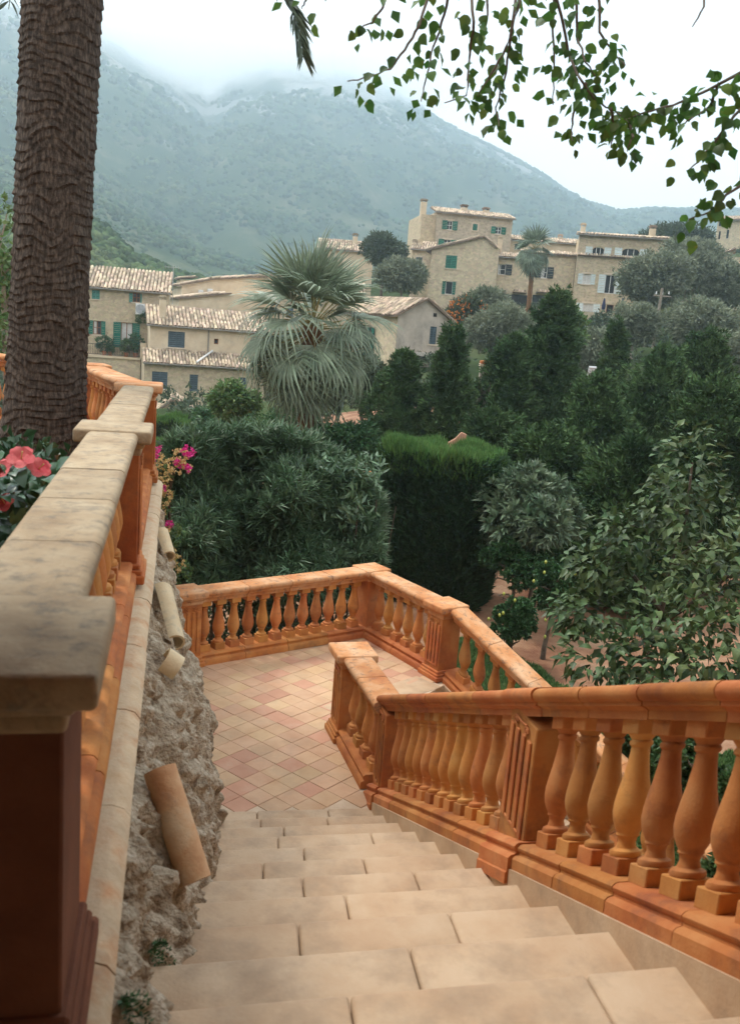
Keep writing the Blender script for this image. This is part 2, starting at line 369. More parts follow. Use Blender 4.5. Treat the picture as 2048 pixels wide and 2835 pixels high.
def leafobj(name, parts, mt, parent=None, kind='stuff'):
    Vs = []; Fs = []; k = 0
    for V, F in parts: Vs.append(V); Fs.append(F+k); k += len(V)
    o = link(name, npmesh(name, np.concatenate(Vs), np.concatenate(Fs), mt), parent)
    if kind: o['kind'] = kind
    return o

# ================================================================== TERRAIN
anch = [(atd(560, 1150, 66), 0), (atd(300, 1075, 73), 0), (atd(700, 1130, 68), 0), (atd(1160, 1010, 62), 0), (atd(1280, 862, 92), 0), (atd(1480, 862, 92), 0),
        (atd(1720, 900, 92), 0), (atd(1980, 850, 105), 0), (atd(2040, 735, 140), 0), (atd(1540, 1075, 56), 0), (atd(1780, 960, 70), 0),
        (atd(2040, 1010, 60), 0), (atd(1300, 1150, 38), 0), (atd(850, 1260, 24), 0), (atd(1900, 1150, 40), 0), (atd(300, 1300, 40), 0),
        (atd(-200, 1000, 90), 0), (atd(900, 900, 110), 0), (atd(400, 900, 120), 0), (atd(1200, 780, 125), 0), (atd(2300, 900, 110), 0), (atd(-100, 1300, 36), 0)]
for a in np.linspace(-60, 60, 13):
    anch.append((Vector((22*sin(radians(a)), 22*cos(radians(a)), -1.6)), 0))
AX = np.array([[p.x, p.y] for p, _ in anch]); AZ = np.array([p.z for p, _ in anch])
def azel(u, v):
    r = ray(u, v); return math.degrees(math.atan2(r.x, r.y)), r.z/hypot(r.x, r.y)
def prof(pts):
    a = [azel(u, v) for u, v in pts]; return np.array([x for x, _ in a]), np.array([y for _, y in a])
MAIN = prof([(-1500, -200), (-600, -150), (0, -20), (250, 90), (420, 165), (520, 222), (575, 258), (640, 212), (750, 150), (900, 160), (1050, 225), (1130, 280), (1250, 352),
             (1410, 432), (1500, 482), (1560, 525), (1640, 566), (1720, 585), (1800, 578), (1900, 582), (2048, 586), (2300, 560), (3000, 420)])
MID = prof([(-1200, 300), (0, 440), (150, 480), (280, 540), (450, 625), (600, 700), (750, 745), (900, 760), (1100, 760), (1400, 745), (1700, 700), (2048, 660), (2600, 600)])
LOW = prof([(-1200, 500), (0, 590), (230, 600), (310, 650), (370, 715), (520, 770), (700, 800), (1000, 800), (1300, 780), (1700, 760), (2048, 720), (2600, 700)])
def fbm(x, y, sc_, oct=5):
    s = np.zeros_like(x, dtype=float); a = 1.0
    for k in range(oct):
        s += a*np.sin(x/sc_*1.7+k*2.1+1.3*np.sin(y/sc_*1.3+k))*np.cos(y/sc_*1.9-k*1.7+1.1*np.sin(x/sc_*1.1+2*k)); a *= .52; sc_ /= 1.93
    return s
def ground(x, y):
    x = np.atleast_1d(np.asarray(x, float)); y = np.atleast_1d(np.asarray(y, float))
    r = np.hypot(x, y); az = np.degrees(np.arctan2(x, y))
    d2 = (x[:, None]-AX[:, 0])**2+(y[:, None]-AX[:, 1])**2
    w = 1/(d2+4)**1.6
    z1 = (w*AZ).sum(1)/w.sum(1)
    t = np.clip((r-17)/12, 0, 1); t = t*t*(3-2*t)
    z = -1.55*(1-t)+z1*t + .03*fbm(x, y, 3)
    zl = np.interp(az, *LOW)*240+CAMZ; zm = np.interp(az, *MID)*620+CAMZ; zM = np.interp(az, *MAIN)*1300+CAMZ
    def ramp(r0, r1, zt, zb, drop):
        s = np.clip((r-r0)/(r1-r0), 0, 1); up = zb+(zt-zb)*(s**.85)
        return np.where(r > r1, zt-(r-r1)*drop, up)
    nf = np.clip((r-150)/400, 0, 1)
    L1 = ramp(125, 240, zl, z, .25)+1.5*fbm(x, y, 35)*np.clip((r-125)/100, 0, 1)
    L2 = ramp(260, 620, zm, zl-20, .25)+5*fbm(x, y, 90)*nf
    sk = np.clip((r-500)/800, 0, 1)
    L3 = ramp(560, 1300, zM, zm-40, .12)+(26*fbm(x, y, 150, 6))*np.sin(pi*np.clip((r-520)/780, 0, 1))*nf
    zz = np.where(r < 125, z, np.maximum(np.maximum(np.where(r > 125, L1, -999), np.where(r > 260, L2, -999)), np.where(r > 560, L3, -999)))
    return zz
azs = np.radians(np.unique(np.concatenate([np.arange(-180, -34, 4), np.arange(-34, 34, .3), np.arange(34, 181, 4)])))
rs = np.concatenate([np.array([.01]), np.geomspace(4, 1420, 220)])
A_, R_ = np.meshgrid(azs, rs); X = R_*np.sin(A_); Y = R_*np.cos(A_)
Z = np.concatenate([ground(X[i], Y[i]) for i in range(len(rs))])
na = len(azs); i = np.arange(len(rs)-1)[:, None]*na+np.arange(na-1)[None]
F = np.stack([i, i+1, i+na+1, i+na], -1).reshape(-1, 4)
V = np.stack([X.ravel(), Y.ravel(), Z], 1)
me = npmesh('terrain', V, F, ['hill', 'soil'], True)
cr_ = np.hypot(*V[F].mean(1)[:, :2].T)
me.polygons.foreach_set('material_index', (cr_ < 45).astype(np.int32))
tag(link('terrain', me), 'wooded mountainside and red garden earth', None, kind='structure')

def ico(sub=1):
    bm = bmesh.new(); bmesh.ops.create_icosphere(bm, subdivisions=sub, radius=1)
    v = np.array([q.co[:] for q in bm.verts]); f = np.array([[q.index for q in p.verts] for p in bm.faces]); bm.free(); return v, f
IV, IF = ico(1)
def blobs(P, R, sq=.8, jit=.28):
    n = len(P); V = IV[None]*(1+RNG.normal(size=(n, len(IV), 1))*jit*.6)
    V = V*R[:, None, None]*np.array([1, 1, sq])+P[:, None, :]
    F = (IF[None]+(np.arange(n)*len(IV))[:, None, None]).reshape(-1, 3)
    return V.reshape(-1, 3), F
# tree canopies on the slopes
nF = 52000
az = np.radians(RNG.uniform(-27, 24, nF)); rr = np.exp(RNG.uniform(np.log(150), np.log(1310), nF))
nsky = 1500
az = np.concatenate([az, np.radians(RNG.uniform(-2, 24, nsky))]); rr = np.concatenate([rr, RNG.uniform(1270, 1305, nsky)])
fx = rr*np.sin(az); fy = rr*np.cos(az); fz = ground(fx, fy)
nn = fbm(fx, fy, 60)+.5*fbm(fx, fy, 22)-np.clip((fz-150)/90, 0, 1.6)*.8
nn[-nsky:] += 2
k = nn > -.75
fx, fy, fz, rr2 = fx[k], fy[k], fz[k], rr[k]
rad = RNG.uniform(.9, 2.1, len(fx))*np.clip(rr2/600, .6, 1.5)
V, F = blobs(np.stack([fx, fy, fz+rad*.45], 1), rad, .95)
tag(link('forest', npmesh('forest', V, F, 'forest')), 'pine and oak wood covering the misty mountainside', 'forest', kind='stuff')

# ================================================================== LANDING, STAIRS, TERRACE
R_ST = .19
def sl_(k): return Vector((-1.02+.050*k, 6.47-.428*k, k*R_ST))
def sr_(k): return Vector((.19+.094*k, 6.71-.414*k, k*R_ST))
PO_in = Vector((-1.73, 9.47, 0)); CO_in = Vector((.05, 10.83, 0)); P3_in = Vector((.90, 9.555, 0))
d1 = (CO_in-PO_in).normalized(); n1 = Vector((-d1.y, d1.x, 0))
d2 = (P3_in-CO_in).normalized(); n2 = Vector((-d2.y, d2.x, 0))
OFF = .14
N1c = Vector((-.06, 8.06, 0)); N2c = Vector((.285, 6.93, 0))
f2 = Vector((.715, -.70, 0)).normalized(); f2n = Vector((f2.y*-1, f2.x, 0))     # flight 2 runs down along f2
poly = [(-1.75, 6.31), (.19, 6.71), (.42, 6.85), (.10, 8.2), (.95, 9.46), (1.12, 9.62), (.22, 11.15), (-.02, 11.25), (-2.2, 9.55), (-2.45, 9.0)]
land = MB().prism(poly, -1.7, -.022).build('landing', 'mortar'); tag(land, kind='structure')
MB().prism([(x, y) for x, y in poly], -.0215, -.006).build('mortar_bed', 'mortar', land)
def inside(x, y, P):
    c = False; j = len(P)-1
    for i in range(len(P)):
        (xi, yi), (xj, yj) = P[i], P[j]
        if (yi > y) != (yj > y) and x < (xj-xi)*(y-yi)/(yj-yi)+xi: c = not c
        j = i
    return c
TS = .198; ta = radians(51)
tme = [MB().box(-TS/2+.0016, TS/2-.0016, -TS/2+.0016, TS/2-.0016, -.02, 0).mesh('tile', mm, bev=.0025) for mm in ('tile', 'rose_tile')]
edge = [(-1.6, 6.3), (.2, 6.7), (.17, 7.0), (-.08, 8.13), (.86, 9.42), (.92, 9.6), (.08, 10.9), (-1.78, 9.6), (-2.05, 9.3), (-1.75, 7.8)]
e0 = sl_(0); e1 = sr_(0); en = Vector((-(e1-e0).y, (e1-e0).x, 0)).normalized()
cnt = 0
for i in range(-30, 31):
    for j in range(-30, 31):
        x = -.6+(i*cos(ta)-j*sin(ta))*TS; y = 8.2+(i*sin(ta)+j*cos(ta))*TS
        if not inside(x, y, edge): continue
        if (Vector((x, y, 0))-e0).dot(en) < .05: continue
        rose = random.random() < (.07 + .5*max(0, noise.noise(Vector((x*1.3, y*1.0, 3)))-.1) + (.35 if x < -.75 and y < 7.6 else 0))
        M = Matrix.Translation((x, y, random.uniform(-.0015, .0015))) @ Matrix.Rotation(ta+random.gauss(0, .006), 4, 'Z') @ Matrix.Rotation(random.gauss(0, .004), 4, 'X')
        link('tile', tme[rose], land, M); cnt += 1
# steps: solid body plus separate tread slabs
stair = MB()
for k in range(0, 12):
    a, b_ = sl_(k), sr_(k); c_, d_ = sr_(k+1), sl_(k+1)
    ext = (b_-a).normalized()
    a2 = a-ext*.55; d_2 = d_-ext*.55; b2 = b_+ext*.20; c2 = c_+ext*.20
    if k > 0: stair.prism([(a2.x, a2.y), (d_2.x, d_2.y), (c2.x, c2.y), (b2.x, b2.y)][::-1], -1.7, k*R_ST-.043-.001*k*.1)
    else: stair.prism([(a2.x, a2.y), (d_2.x, d_2.y), (c2.x, c2.y), (b2.x, b2.y)][::-1], -1.7, -.05)
stair = stair.build('staircase', 'tread'); tag(stair, kind='structure')
def slab(k, s0, s1, z, front=.025, back=.0, nm='tread_slab', parent=stair):
    """slab of step k between fractions s0..s1 of its width; its nosing is at sl_(k)..sr_(k)"""
    a, b_ = sl_(k), sr_(k); c_, d_ = sr_(k+1), sl_(k+1); w = (b_-a); ext = w.normalized(); fr = Vector((-ext.y, ext.x, 0))
    L = lambda p, q, s: p.lerp(q, s)
    g = .002
    p = [L(a, b_, s0)+fr*front+ext*g, L(a, b_, s1)+fr*front-ext*g, L(d_, c_, s1)-fr*back-ext*g, L(d_, c_, s0)-fr*back+ext*g]
    mb = MB().prism([(q.x, q.y) for q in p], z-.042, z)
    o = mb.build(nm, 'tread', parent, smooth=True, bev=.016, seg=3)
    return o
cuts = {0: [.26, .72], 1: [.27, .66], 2: [.38], 3: [.33, .78], 4: [.42], 5: [.24, .62], 6: [.36, .74], 7: [.46], 8: [.3, .69], 9: [.52], 10: [.35, .8], 11: [.5], 12: [.4]}
for k in range(0, 12):
    cs = [-.28]+cuts[k]+[1.17]
    for q in range(len(cs)-1):
        slab(k, cs[q], cs[q+1], k*R_ST + (.004 if k == 0 else 0)+random.uniform(-.0012, .0012), back=-.03)
# upper floor the photographer stands on
TZ = 12*R_ST
a, b_ = sl_(12), sr_(12)
fl = MB().prism([(a.x-.6, a.y-.1), (b_.x+1.2, b_.y+.2), (6, 1.2), (6, -2.4), (-14, -2.4), (-14, 1.0)][::1], -1.7, TZ).build('upper_terrace', 'terracetile'); tag(fl, kind='structure')

# ------------------------------------------------------------------ balustrade kit
COP = [(-.125, 0), (-.105, .002)]
cop_half = [(.080, 0), (.083, .035), (.095, .048), (.112, .055), (.114, .072), (.128, .078), (.139, .095), (.142, .112), (.136, .128), (.122, .138), (.112, .140)]
COPING = [(x, z) for x, z in cop_half]+[(-x, z) for x, z in cop_half[::-1]]
base_half = [(.150, 0), (.150, .055), (.140, .068), (.120, .074), (.118, .088), (.126, .098), (.128, .112), (.118, .125), (.105, .130)]
BASE = [(x, z) for x, z in base_half]+[(-x, z) for x, z in base_half[::-1]]
BH, CHT = .13, .14
body = [(.058, .0), (.062, .012), (.058, .024), (.040, .034), (.034, .055), (.036, .075), (.045, .085), (.043, .094), (.052, .11), (.064, .14), (.070, .175),
        (.068, .21), (.060, .26), (.049, .31), (.041, .36), (.036, .40), (.0345, .425), (.043, .433), (.043, .445), (.037, .452), (.048, .468), (.052, .474)]
def baluster_meshes(slope, h):
    pl, ab = .075, .062
    bh = h-pl-ab; k = bh/.474
    def shear_body():
        return MB().lathe([(r, pl+z*k) for r, z in body], 20, slope).mesh('baluster', 'baluster', True)
    m2 = MB().box(-.062, .062, -.062, .062, -.004, pl+.002, slope).mesh('plinth', 'baluster', bev=.004)
    m3 = MB().box(-.058, .058, -.058, .058, h-ab, h+.004, slope).mesh('capital_block', 'baluster', bev=.004)
    return shear_body(), m2, m3
def put_balusters(parent, A, B, n, h, ms, z0=BH):
    """n balusters evenly between plan points A and B (3d, bottoms on the line A-B)"""
    d = B-A; ang = math.atan2(d.y, d.x)
    for i in range(n):
        P = A.lerp(B, (i+.5)/n)+Vector((0, 0, z0))
        M = Matrix.Translation(P) @ Matrix.Rotation(ang+random.gauss(0, .012), 4, 'Z')
        o = link('baluster', ms[0], parent, M)
        link('plinth', ms[1], o, inherit=False); link('capital_block', ms[2], o, inherit=False)
def blocks(parent, prof_, A, B, ln, nm, mt, zoff):
    n = max(1, round((B-A).length/ln))
    for i in range(n):
        g = .0035/(B-A).length
        p, q = A.lerp(B, i/n+g), A.lerp(B, (i+1)/n-g)
        dz = random.uniform(-.0015, .0015); w = random.uniform(.985, 1.012)
        MB().sweep([(x*w, z) for x, z in prof_], p+Vector((0, 0, zoff+dz)), q+Vector((0, 0, zoff+dz))).build(nm, mt, parent, smooth=True)
def pillar(parent, P, ang, hw=.135, hl=.135, h=.86, mt='terracotta', capm='coping', flute=True, capover=.025, zlow=0., slope=0., scroll=True, capslope=0., trim=True, zf=.165):
    """square post centred at P (bottom), with moulded foot, fluted panel faces and a slab cap; local x along the rail"""
    M = Matrix.Translation(P) @ Matrix.Rotation(ang, 4, 'Z')
    ch = CHT
    sh = MB(M).box(-hl, hl, -hw, hw, zlow, h-ch+.01).build('pillar', mt, parent, bev=.006)
    foot = MB(M)
    if trim:
     for o_, z0, z1 in ((.045, 0, .055), (.03, .052, .085), (.018, .083, .118)):
         foot.box(-hl-o_, hl+o_, -hw-o_, hw+o_, zlow+z0, z1+0, slope)
    if trim: foot.build('foot_moulding', mt, sh, bev=.008)
    cap = MB(M); 
    for o_, z0, z1 in ((.008, h-ch, h-ch+.05), (.026, h-ch+.045, h-ch+.082), (.03+capover, h-ch+.075, h+.012)):
        cap.box(-hl-o_, hl+o_, -hw-o_, hw+o_, z0, z1, capslope)
    if trim: cap.build('cap', capm, sh, smooth=True, bev=.016, seg=3)
    if flute:
        ztop = h-ch-.075; zb = zf
        for sy in (-1, 1):
            fr = MB(M); y0 = sy*hw; y1 = sy*(hw+.009)
            ya, yb = min(y0, y1)-.002, max(y0, y1)
            w = hl*.80
            # raised field with three sunk flutes
            xs = [-w, -w*.70, -w*.42, -w*.14, w*.14, w*.42, w*.70, w]
            for a_, c_ in ((xs[0], xs[1]), (xs[2], xs[3]), (xs[4], xs[5]), (xs[6], xs[7])): fr.box(a_, c_, ya, yb, zb, ztop)
            fr.box(xs[1]+.0005, xs[6]-.0005, ya, yb-.0005*sy, zb, zb+.02) if sy > 0 else fr.box(xs[1]+.0005, xs[6]-.0005, ya+.0005, yb, zb, zb+.02)
            fr.build('fluted_panel', mt, sh, bev=.004)
            if scroll:
                sc_ = MB(M)
                for sx in (-1, 1):
                    pts = []
                    for q in range(15):
                        t = q/14*3.4*pi; rr_ = .026*(1-.8*q/14); pts.append((sx*(w*.52+rr_*cos(t)*1.0), y1, ztop+.03+rr_*sin(t)))
                    sc_.tube(pts, .005, 5)
                sc_.tube([(-w*.5, y1, ztop+.058), (0, y1, ztop+.05), (w*.5, y1, ztop+.058)], .006, 5)
                sc_.build('scroll', mt, sh, smooth=True)
    return sh
flat = baluster_meshes(0, .86-BH-CHT)
V3 = Vector
def ang_of(d): return math.atan2(d.y, d.x)

# far balustrade of the landing
A0 = PO_in+n1*OFF-d1*.02; A1 = CO_in+n1*OFF+d1*OFF
B0 = A1; B1 = P3_in+n2*OFF
t = thing('balustrade', 'terracotta balustrade along the back of the landing in front of the oleander', 'balustrade', tuple(A0))
pillar(t, A0-d1*.135, ang_of(d1)); pillar(t, A1, ang_of(d1), flute=False, hw=.125, hl=.125)
s_, e_ = A0+d1*.0, A1-d1*.12
put_balusters(t, s_, e_-d1*.03, 12, .59, flat); blocks(t, BASE, s_, e_, .62, 'base_block', 'terracotta', 0); blocks(t, COPING, s_+d1*.02, e_, .62, 'coping_stone', 'coping', .72)
t = thing('balustrade', 'short terracotta balustrade of six balusters between corner pillar and second stair flight', 'balustrade', tuple(B1))
pillar(t, B1-d2*.15, ang_of(d2))
s_, e_ = B0+d2*.12, B1-d2*.30
put_balusters(t, s_+d2*.03, e_, 6, .59, flat); blocks(t, BASE, s_, e_, .7, 'base_block', 'terracotta', 0); blocks(t, COPING, s_, e_, .62, 'coping_stone', 'coping', .72)
# second flight, running down to the garden
SL2 = .44
f2b = B1+f2*.02+n2*.03
t = thing('stair_balustrade', 'terracotta balustrade sloping down beside the second flight towards the lawn', 'balustrade', tuple(f2b))
ms2 = baluster_meshes(-SL2, .60)
s_, e_ = f2b, f2b+f2*4.4-V3((0, 0, SL2*4.4))
put_balusters(t, s_+f2*.06-V3((0, 0, .026)), e_, 20, .60, ms2); blocks(t, BASE, s_, e_, .62, 'base_block', 'terracotta', 0); blocks(t, COPING, s_+f2*.02-V3((0, 0, .009)), e_, .60, 'coping_stone', 'coping', .73)
pillar(t, e_+f2*.1-V3((0, 0, .1)), ang_of(f2), zlow=-.1)
lf = MB(); fl2 = []
for k in range(1, 11):
    a = V3((.93, 9.44, 0))+f2*(.36*(k-1)); b_ = a+f2*.40
    w = V3((-.70, -.715, 0))*1.5
    lf.prism([(a.x, a.y), ((a+w).x, (a+w).y), ((b_+w).x, (b_+w).y), (b_.x, b_.y)][::1], -1.75-.02*k, -k*.16-.04)
lf = lf.build('lower_flight', 'tread'); tag(lf, kind='structure')
for k in range(0, 11):
    a = V3((.93, 9.44, 0))+f2*(.36*(k-1)); b_ = a+f2*.385; w = V3((-.70, -.715, 0)).normalized()
    for w0, w1 in ((0, .62), (.625, 1.45)):
        MB().prism([((a+w*w0).x, (a+w*w0).y), ((a+w*w1).x, (a+w*w1).y), ((b_+w*w1).x, (b_+w*w1).y), ((b_+w*w0).x, (b_+w*w0).y)], -k*.16-.042, -k*.16+(.0015 if k == 0 else 0)).build('tread_slab', 'tread', lf, smooth=True, bev=.012, seg=2)
# stringer strip beside the second flight
MB().sweep([(-.02, -.4), (.06, -.4), (.06, .02), (-.02, .02)], s_-f2n*0+V3((-.06, -.10, -.02)), e_+V3((-.06, -.10, -.02))).build('stringer', 'tread', lf)

# inner return rail and the rail of the upper flight
di = (N1c-N2c).normalized()
t = thing('balustrade', 'short terracotta return rail ending in a flat capped newel on the landing', 'balustrade', tuple(N1c))
pillar(t, N1c-di*.02, ang_of(di), capm='coping', capover=.03)
s_, e_ = N2c+di*.14, N1c-di*.15
put_balusters(t, s_, e_, 4, .59, flat); blocks(t, BASE, s_, e_, .9, 'base_block', 'terracotta', 0); blocks(t, COPING, N2c-di*.02, e_, .62, 'coping_stone', 'coping', .72)
RB0 = V3((.175, 6.86, .0)); RB1 = V3((1.125, 2.50, 1.995))
dr = RB1-RB0; LNr = hypot(dr.x, dr.y); SLr = dr.z/LNr; dh = V3((dr.x, dr.y, 0)).normalized(); nr = V3((dh.y, -dh.x, 0))
if nr.x < 0: nr = -nr
SBASE = [(.156, -.075), (.156, -.02), (.150, -.012)]+base_half[1:]; SBASE = SBASE+[(-x, z) for x, z in SBASE[::-1]]
RB0 = RB0+nr*.15; RBz = lambda s: RB0+dh*s+V3((0, 0, SLr*s))
t = thing('stair_balustrade', 'terracotta balustrade climbing the right side of the upper flight past the fluted pillar', 'balustrade', tuple(RB0))
HR = .93
ms3 = baluster_meshes(SLr, HR-BH-CHT)
pillar(t, RBz(.05), ang_of(dh), h=HR+.01, capover=-.02, hl=.13, hw=.105, capm='terracotta', trim=False)
MB().sweep([(x*1.13, z*1.06) for x, z in SBASE], RBz(-.14), RBz(.165)).build('base_block', 'terracotta', t, smooth=True)
sP = 2.80
pillar(t, RBz(sP)-V3((0, 0, .05)), ang_of(dh), h=HR+.045, hl=.165, hw=.09, zlow=-.10, trim=False, zf=.25)
MB().sweep([(x*1.13, z*1.06) for x, z in SBASE], RBz(sP-.19), RBz(sP+.19)).build('base_block', 'terracotta', t, smooth=True)
MB().sweep([(x*1.07, z*1.05) for x, z in COPING], RBz(sP-.18)+V3((0, 0, HR-CHT-.002)), RBz(sP+.18)+V3((0, 0, HR-CHT-.002))).build('coping_stone', 'terracotta', t, smooth=True)
sE = 6.1
put_balusters(t, RBz(.20), RBz(sP-.20), 12, HR-BH-CHT, ms3)
put_balusters(t, RBz(sP+.20), RBz(sE), 15, HR-BH-CHT, ms3)
blocks(t, SBASE, RBz(.16), RBz(sP-.192), .5, 'base_block', 'terracotta', 0); blocks(t, SBASE, RBz(sP+.192), RBz(sE), .5, 'base_block', 'terracotta', 0)
blocks(t, COPING, RBz(-.06), RBz(sP-.182), .46, 'coping_stone', 'terracotta', HR-CHT); blocks(t, COPING, RBz(sP+.182), RBz(sE), .52, 'coping_stone', 'terracotta', HR-CHT)
# stringer under the rail
MB().sweep([(-.168, -.75), (.16, -1.9), (.16, -.001), (-.160, -.001), (-.168, -.010)], RBz(-.05)-V3((0, 0, .0)), RBz(5.4)).build('stringer', 'tread', stair)

# ------------------------------------------------------------------ terrace balustrade on the left
RC = V3((-.81, 2.04, 0)); rd = V3((-.217, .976, 0)).normalized(); rn = V3((rd.y, -rd.x, 0))      # rn points to the stair side
zb_ = 3.15-.90
def RCt(t_): return V3((RC.x+rd.x*t_, RC.y+rd.y*t_, zb_))
flat2 = baluster_meshes(0, .90-BH-CHT)
t = thing('terrace_balustrade', 'weathered stone-topped balustrade edging the raised bed above the rock face', 'balustrade', tuple(RCt(0)))
posts = [-.24, 3.30, 6.58]
for q, p in enumerate(posts):
    pillar(t, RCt(p), ang_of(rd), hw=.15, hl=.16 if q else .185, h=.90, mt='shaded_post' if q == 0 else 'terracotta', capm='old_coping' if q < 2 else 'coping', capover=.035 if q else .04, flute=(q > 0))
for p, q in zip(posts[:-1], posts[1:]):
    a, b_ = RCt(p+.16), RCt(q-.16)
    put_balusters(t, a, b_, 14, .90-BH-CHT, flat2); blocks(t, BASE, a, b_, .8, 'base_block', 'terracotta', 0)
    blocks(t, COPING, a+rd*.03, b_-rd*.03, .62, 'coping_stone', 'old_coping', .76)
q0 = RCt(6.58); q1 = V3((-3.38, 10.6, zb_)); q2 = V3((-5.4, 11.6, zb_)); q3 = V3((-9.5, 11.9, zb_))
for a, b_, lab in ((q0, q1, 'terracotta balustrade bending away behind the big palm trunk'), (q1, q2, 'terracotta balustrade end seen left of the palm trunk'),):
    t = thing('terrace_balustrade', lab, 'balustrade', tuple(a)); dd = (b_-a).normalized()
    pillar(t, b_, ang_of(dd), h=.90, hw=.15, hl=.15, capover=.03)
    a2, b2 = a+dd*.16, b_-dd*.16
    put_balusters(t, a2, b2, max(2, int((b2-a2).length/.2)), .90-BH-CHT, flat2); blocks(t, BASE, a2, b2, .8, 'base_block', 'terracotta', 0); blocks(t, COPING, a2-dd*.05, b2, .62, 'coping_stone', 'coping', .76)
# cream drip ledge under the terrace balustrade
t = thing('ledge', 'cream stone ledge running under the terrace balustrade above the rock face', 'ledge', tuple(RCt(0)))
LP = [(.10, -.16), (.20, -.16), (.245, -.145), (.27, -.11), (.272, -.075), (.25, -.045), (.21, -.03), (.155, -.028), (.15, -.001), (.10, -.001)]
blocks(t, [(x-.03, z) for x, z in LP], RCt(-1.6), RCt(6.75), .75, 'ledge_stone', 'ledge', 0)
# raised planting bed
bedp = [(RCt(-1.6)-rn*.10), RCt(6.6)-rn*.10, q1-V3((.05, .02, 0)), q2, q3, V3((-14, 12, 0)), V3((-14, .9, 0))]
bed = MB().prism([(p.x+rn.x*.14*(i < 2), p.y) for i, p in enumerate(bedp)][::-1], -1.7, zb_-.012).build('raised_bed', 'soil'); tag(bed, kind='structure')

# ------------------------------------------------------------------ rock face between ledge and stair
def rock_top(t_): 
    p = RCt(t_)+rn*.17; p.z = zb_-.09; return p
def rock_bot(t_):
    # follow the left end of the steps, then the landing edge, then fall to the garden
    y = RCt(t_).y
    k = (6.47-y)/.428
    if k >= 0:
        p = sl_(k); p.z = k*R_ST-.10; return p+V3((.055, 0, 0))
    s = min(1, (y-6.47)/2.9)
    x = -1.02+(-2.36+1.02)*s+.04*sin(s*pi)
    return V3((x+.05, y, -.08 if y < 9.1 else -.08-1.6*min(1, (y-9.1)/.35)))
nu, nv = 520, 130
Vr = []
for i in range(nu+1):
    t_ = -1.5+i/nu*9.0
    if t_ <= 6.7: a = rock_top(t_)
    else: a = rock_top(6.7)+V3((-.55*(t_-6.7), .75*(t_-6.7), 0))
    b_ = rock_bot(min(t_, 7.6)); 
    if t_ > 7.3: b_ = rock_bot(7.3)+V3((-.5*(t_-7.3), .7*(t_-7.3), 0))
    out = V3((rn.x, rn.y, .12))
    for j in range(nv+1):
        s = j/nv
        p = a.lerp(b_, s); bul = sin(pi*min(1, s*1.02))
        p = p+out*(.10*bul*(1 if t_ > 2 else .4)*(1-min(1, max(0, (t_-4.6)/1.8))))
        q = V3((p.x*1.0, p.y, p.z))
        d_ = .11*noise.fractal(V3((q.x*3.2, q.y*3.2, q.z*1.5)), 1.0, 2.0, 3)
        cell = noise.voronoi(V3((q.x*9, q.y*9, q.z*5)))[0]
        d_ += .045*(cell[1]-cell[0]-.35)
        hole = noise.noise(V3((q.x*5+7, q.y*5, q.z*3)))
        d_ -= .30*max(0, hole-.20)
        h2 = noise.noise(V3((q.x*14+3, q.y*14, q.z*7))); d_ -= .16*max(0, h2-.22)
        d_ += .034*noise.fractal(V3((q.x*19, q.y*19, q.z*9)), .9, 2.1, 4)
        lim = min(1, s*9)*min(1, (1-s)*14+.25)
        p = p+out*d_*lim
        Vr.append(p)
Fr = []
for i in range(nu):
    for j in range(nv):
        x = i*(nv+1)+j; Fr.append((x, x+1, x+nv+2, x+nv+1))
rock_bvh = BVHTree.FromPolygons([p[:] for p in Vr], Fr)
me = npmesh('rock_face', np.array([p[:] for p in Vr]), np.array(Fr), 'rock', True)
o = link('rock_face', me)
md = tag(o, 'pitted grey tufa rock face rising from the steps to the terrace ledge', 'rock wall')

def spout(p0, p1, r0, r1, arc, mt, lab):
    """curved clay tile lying on the rock from pixel p0 to pixel p1"""
    h = []
    for u, v in (p0, p1):
        d = ray(u, v).normalized(); hit = rock_bvh.ray_cast(EYE, d)
        P = hit[0] if hit[0] else atd(u, v, 5); h.append(P)
    ax = (h[1]-h[0]); L = ax.length; ax.normalize()
    out = V3((rn.x, rn.y, .45)); out = (out-ax*out.dot(ax)).normalized(); sd_ = ax.cross(out)
    org = h[0]+out*(r0*(1.1 if mt == 'spout' else .35))
    q = []; f = []; n = 14; m_ = 8
    for lay, th in ((0, 0.), (1, .014)):
        for i in range(m_+1):
            r = r0+(r1-r0)*i/m_-th
            c_ = org+ax*(L*i/m_)
            for k in range(n+1):
                a = -arc/2+arc*k/n; q.append(c_+(out*cos(a)+sd_*sin(a))*r)
    st = (m_+1)*(n+1)
    for i in range(m_):
        for k in range(n):
            x = i*(n+1)+k; f.append((x, x+1, x+n+2, x+n+1)); f.append((st+x, st+x+n+1, st+x+n+2, st+x+1))
    for k in range(n):
        f.append((k, st+k, st+k+1, k+1)); x = m_*(n+1)+k; f.append((x, x+1, st+x+1, st+x))
    for i in range(m_):
        x = i*(n+1); f.append((x, x+n+1, st+x+n+1, st+x)); x += n; f.append((x, st+x, st+x+n+1, x+n+1))
    o = MB().add(q, f).build('clay_tile_spout', mt, None, smooth=True)
    return tag(o, lab, 'clay tile', 'clay tiles set in the rock face')
spout((395, 2150), (492, 2462), .068, .066, radians(320), 'spout', 'large orange clay tile spout leaning on the rock beside the steps')
spout((437, 1640), (474, 1785), .075, .065, radians(210), 'pale_spout', 'long pale yellow clay tile in the rock near the far pillar')
spout((438, 1842), (478, 1868), .085, .085, radians(220), 'pale_spout', 'short stubby pale clay tile jutting from the middle of the rock')
spout((436, 1480), (458, 1545), .07, .06, radians(210), 'pale_spout', 'small pale clay tile high in the rock below the bougainvillea')

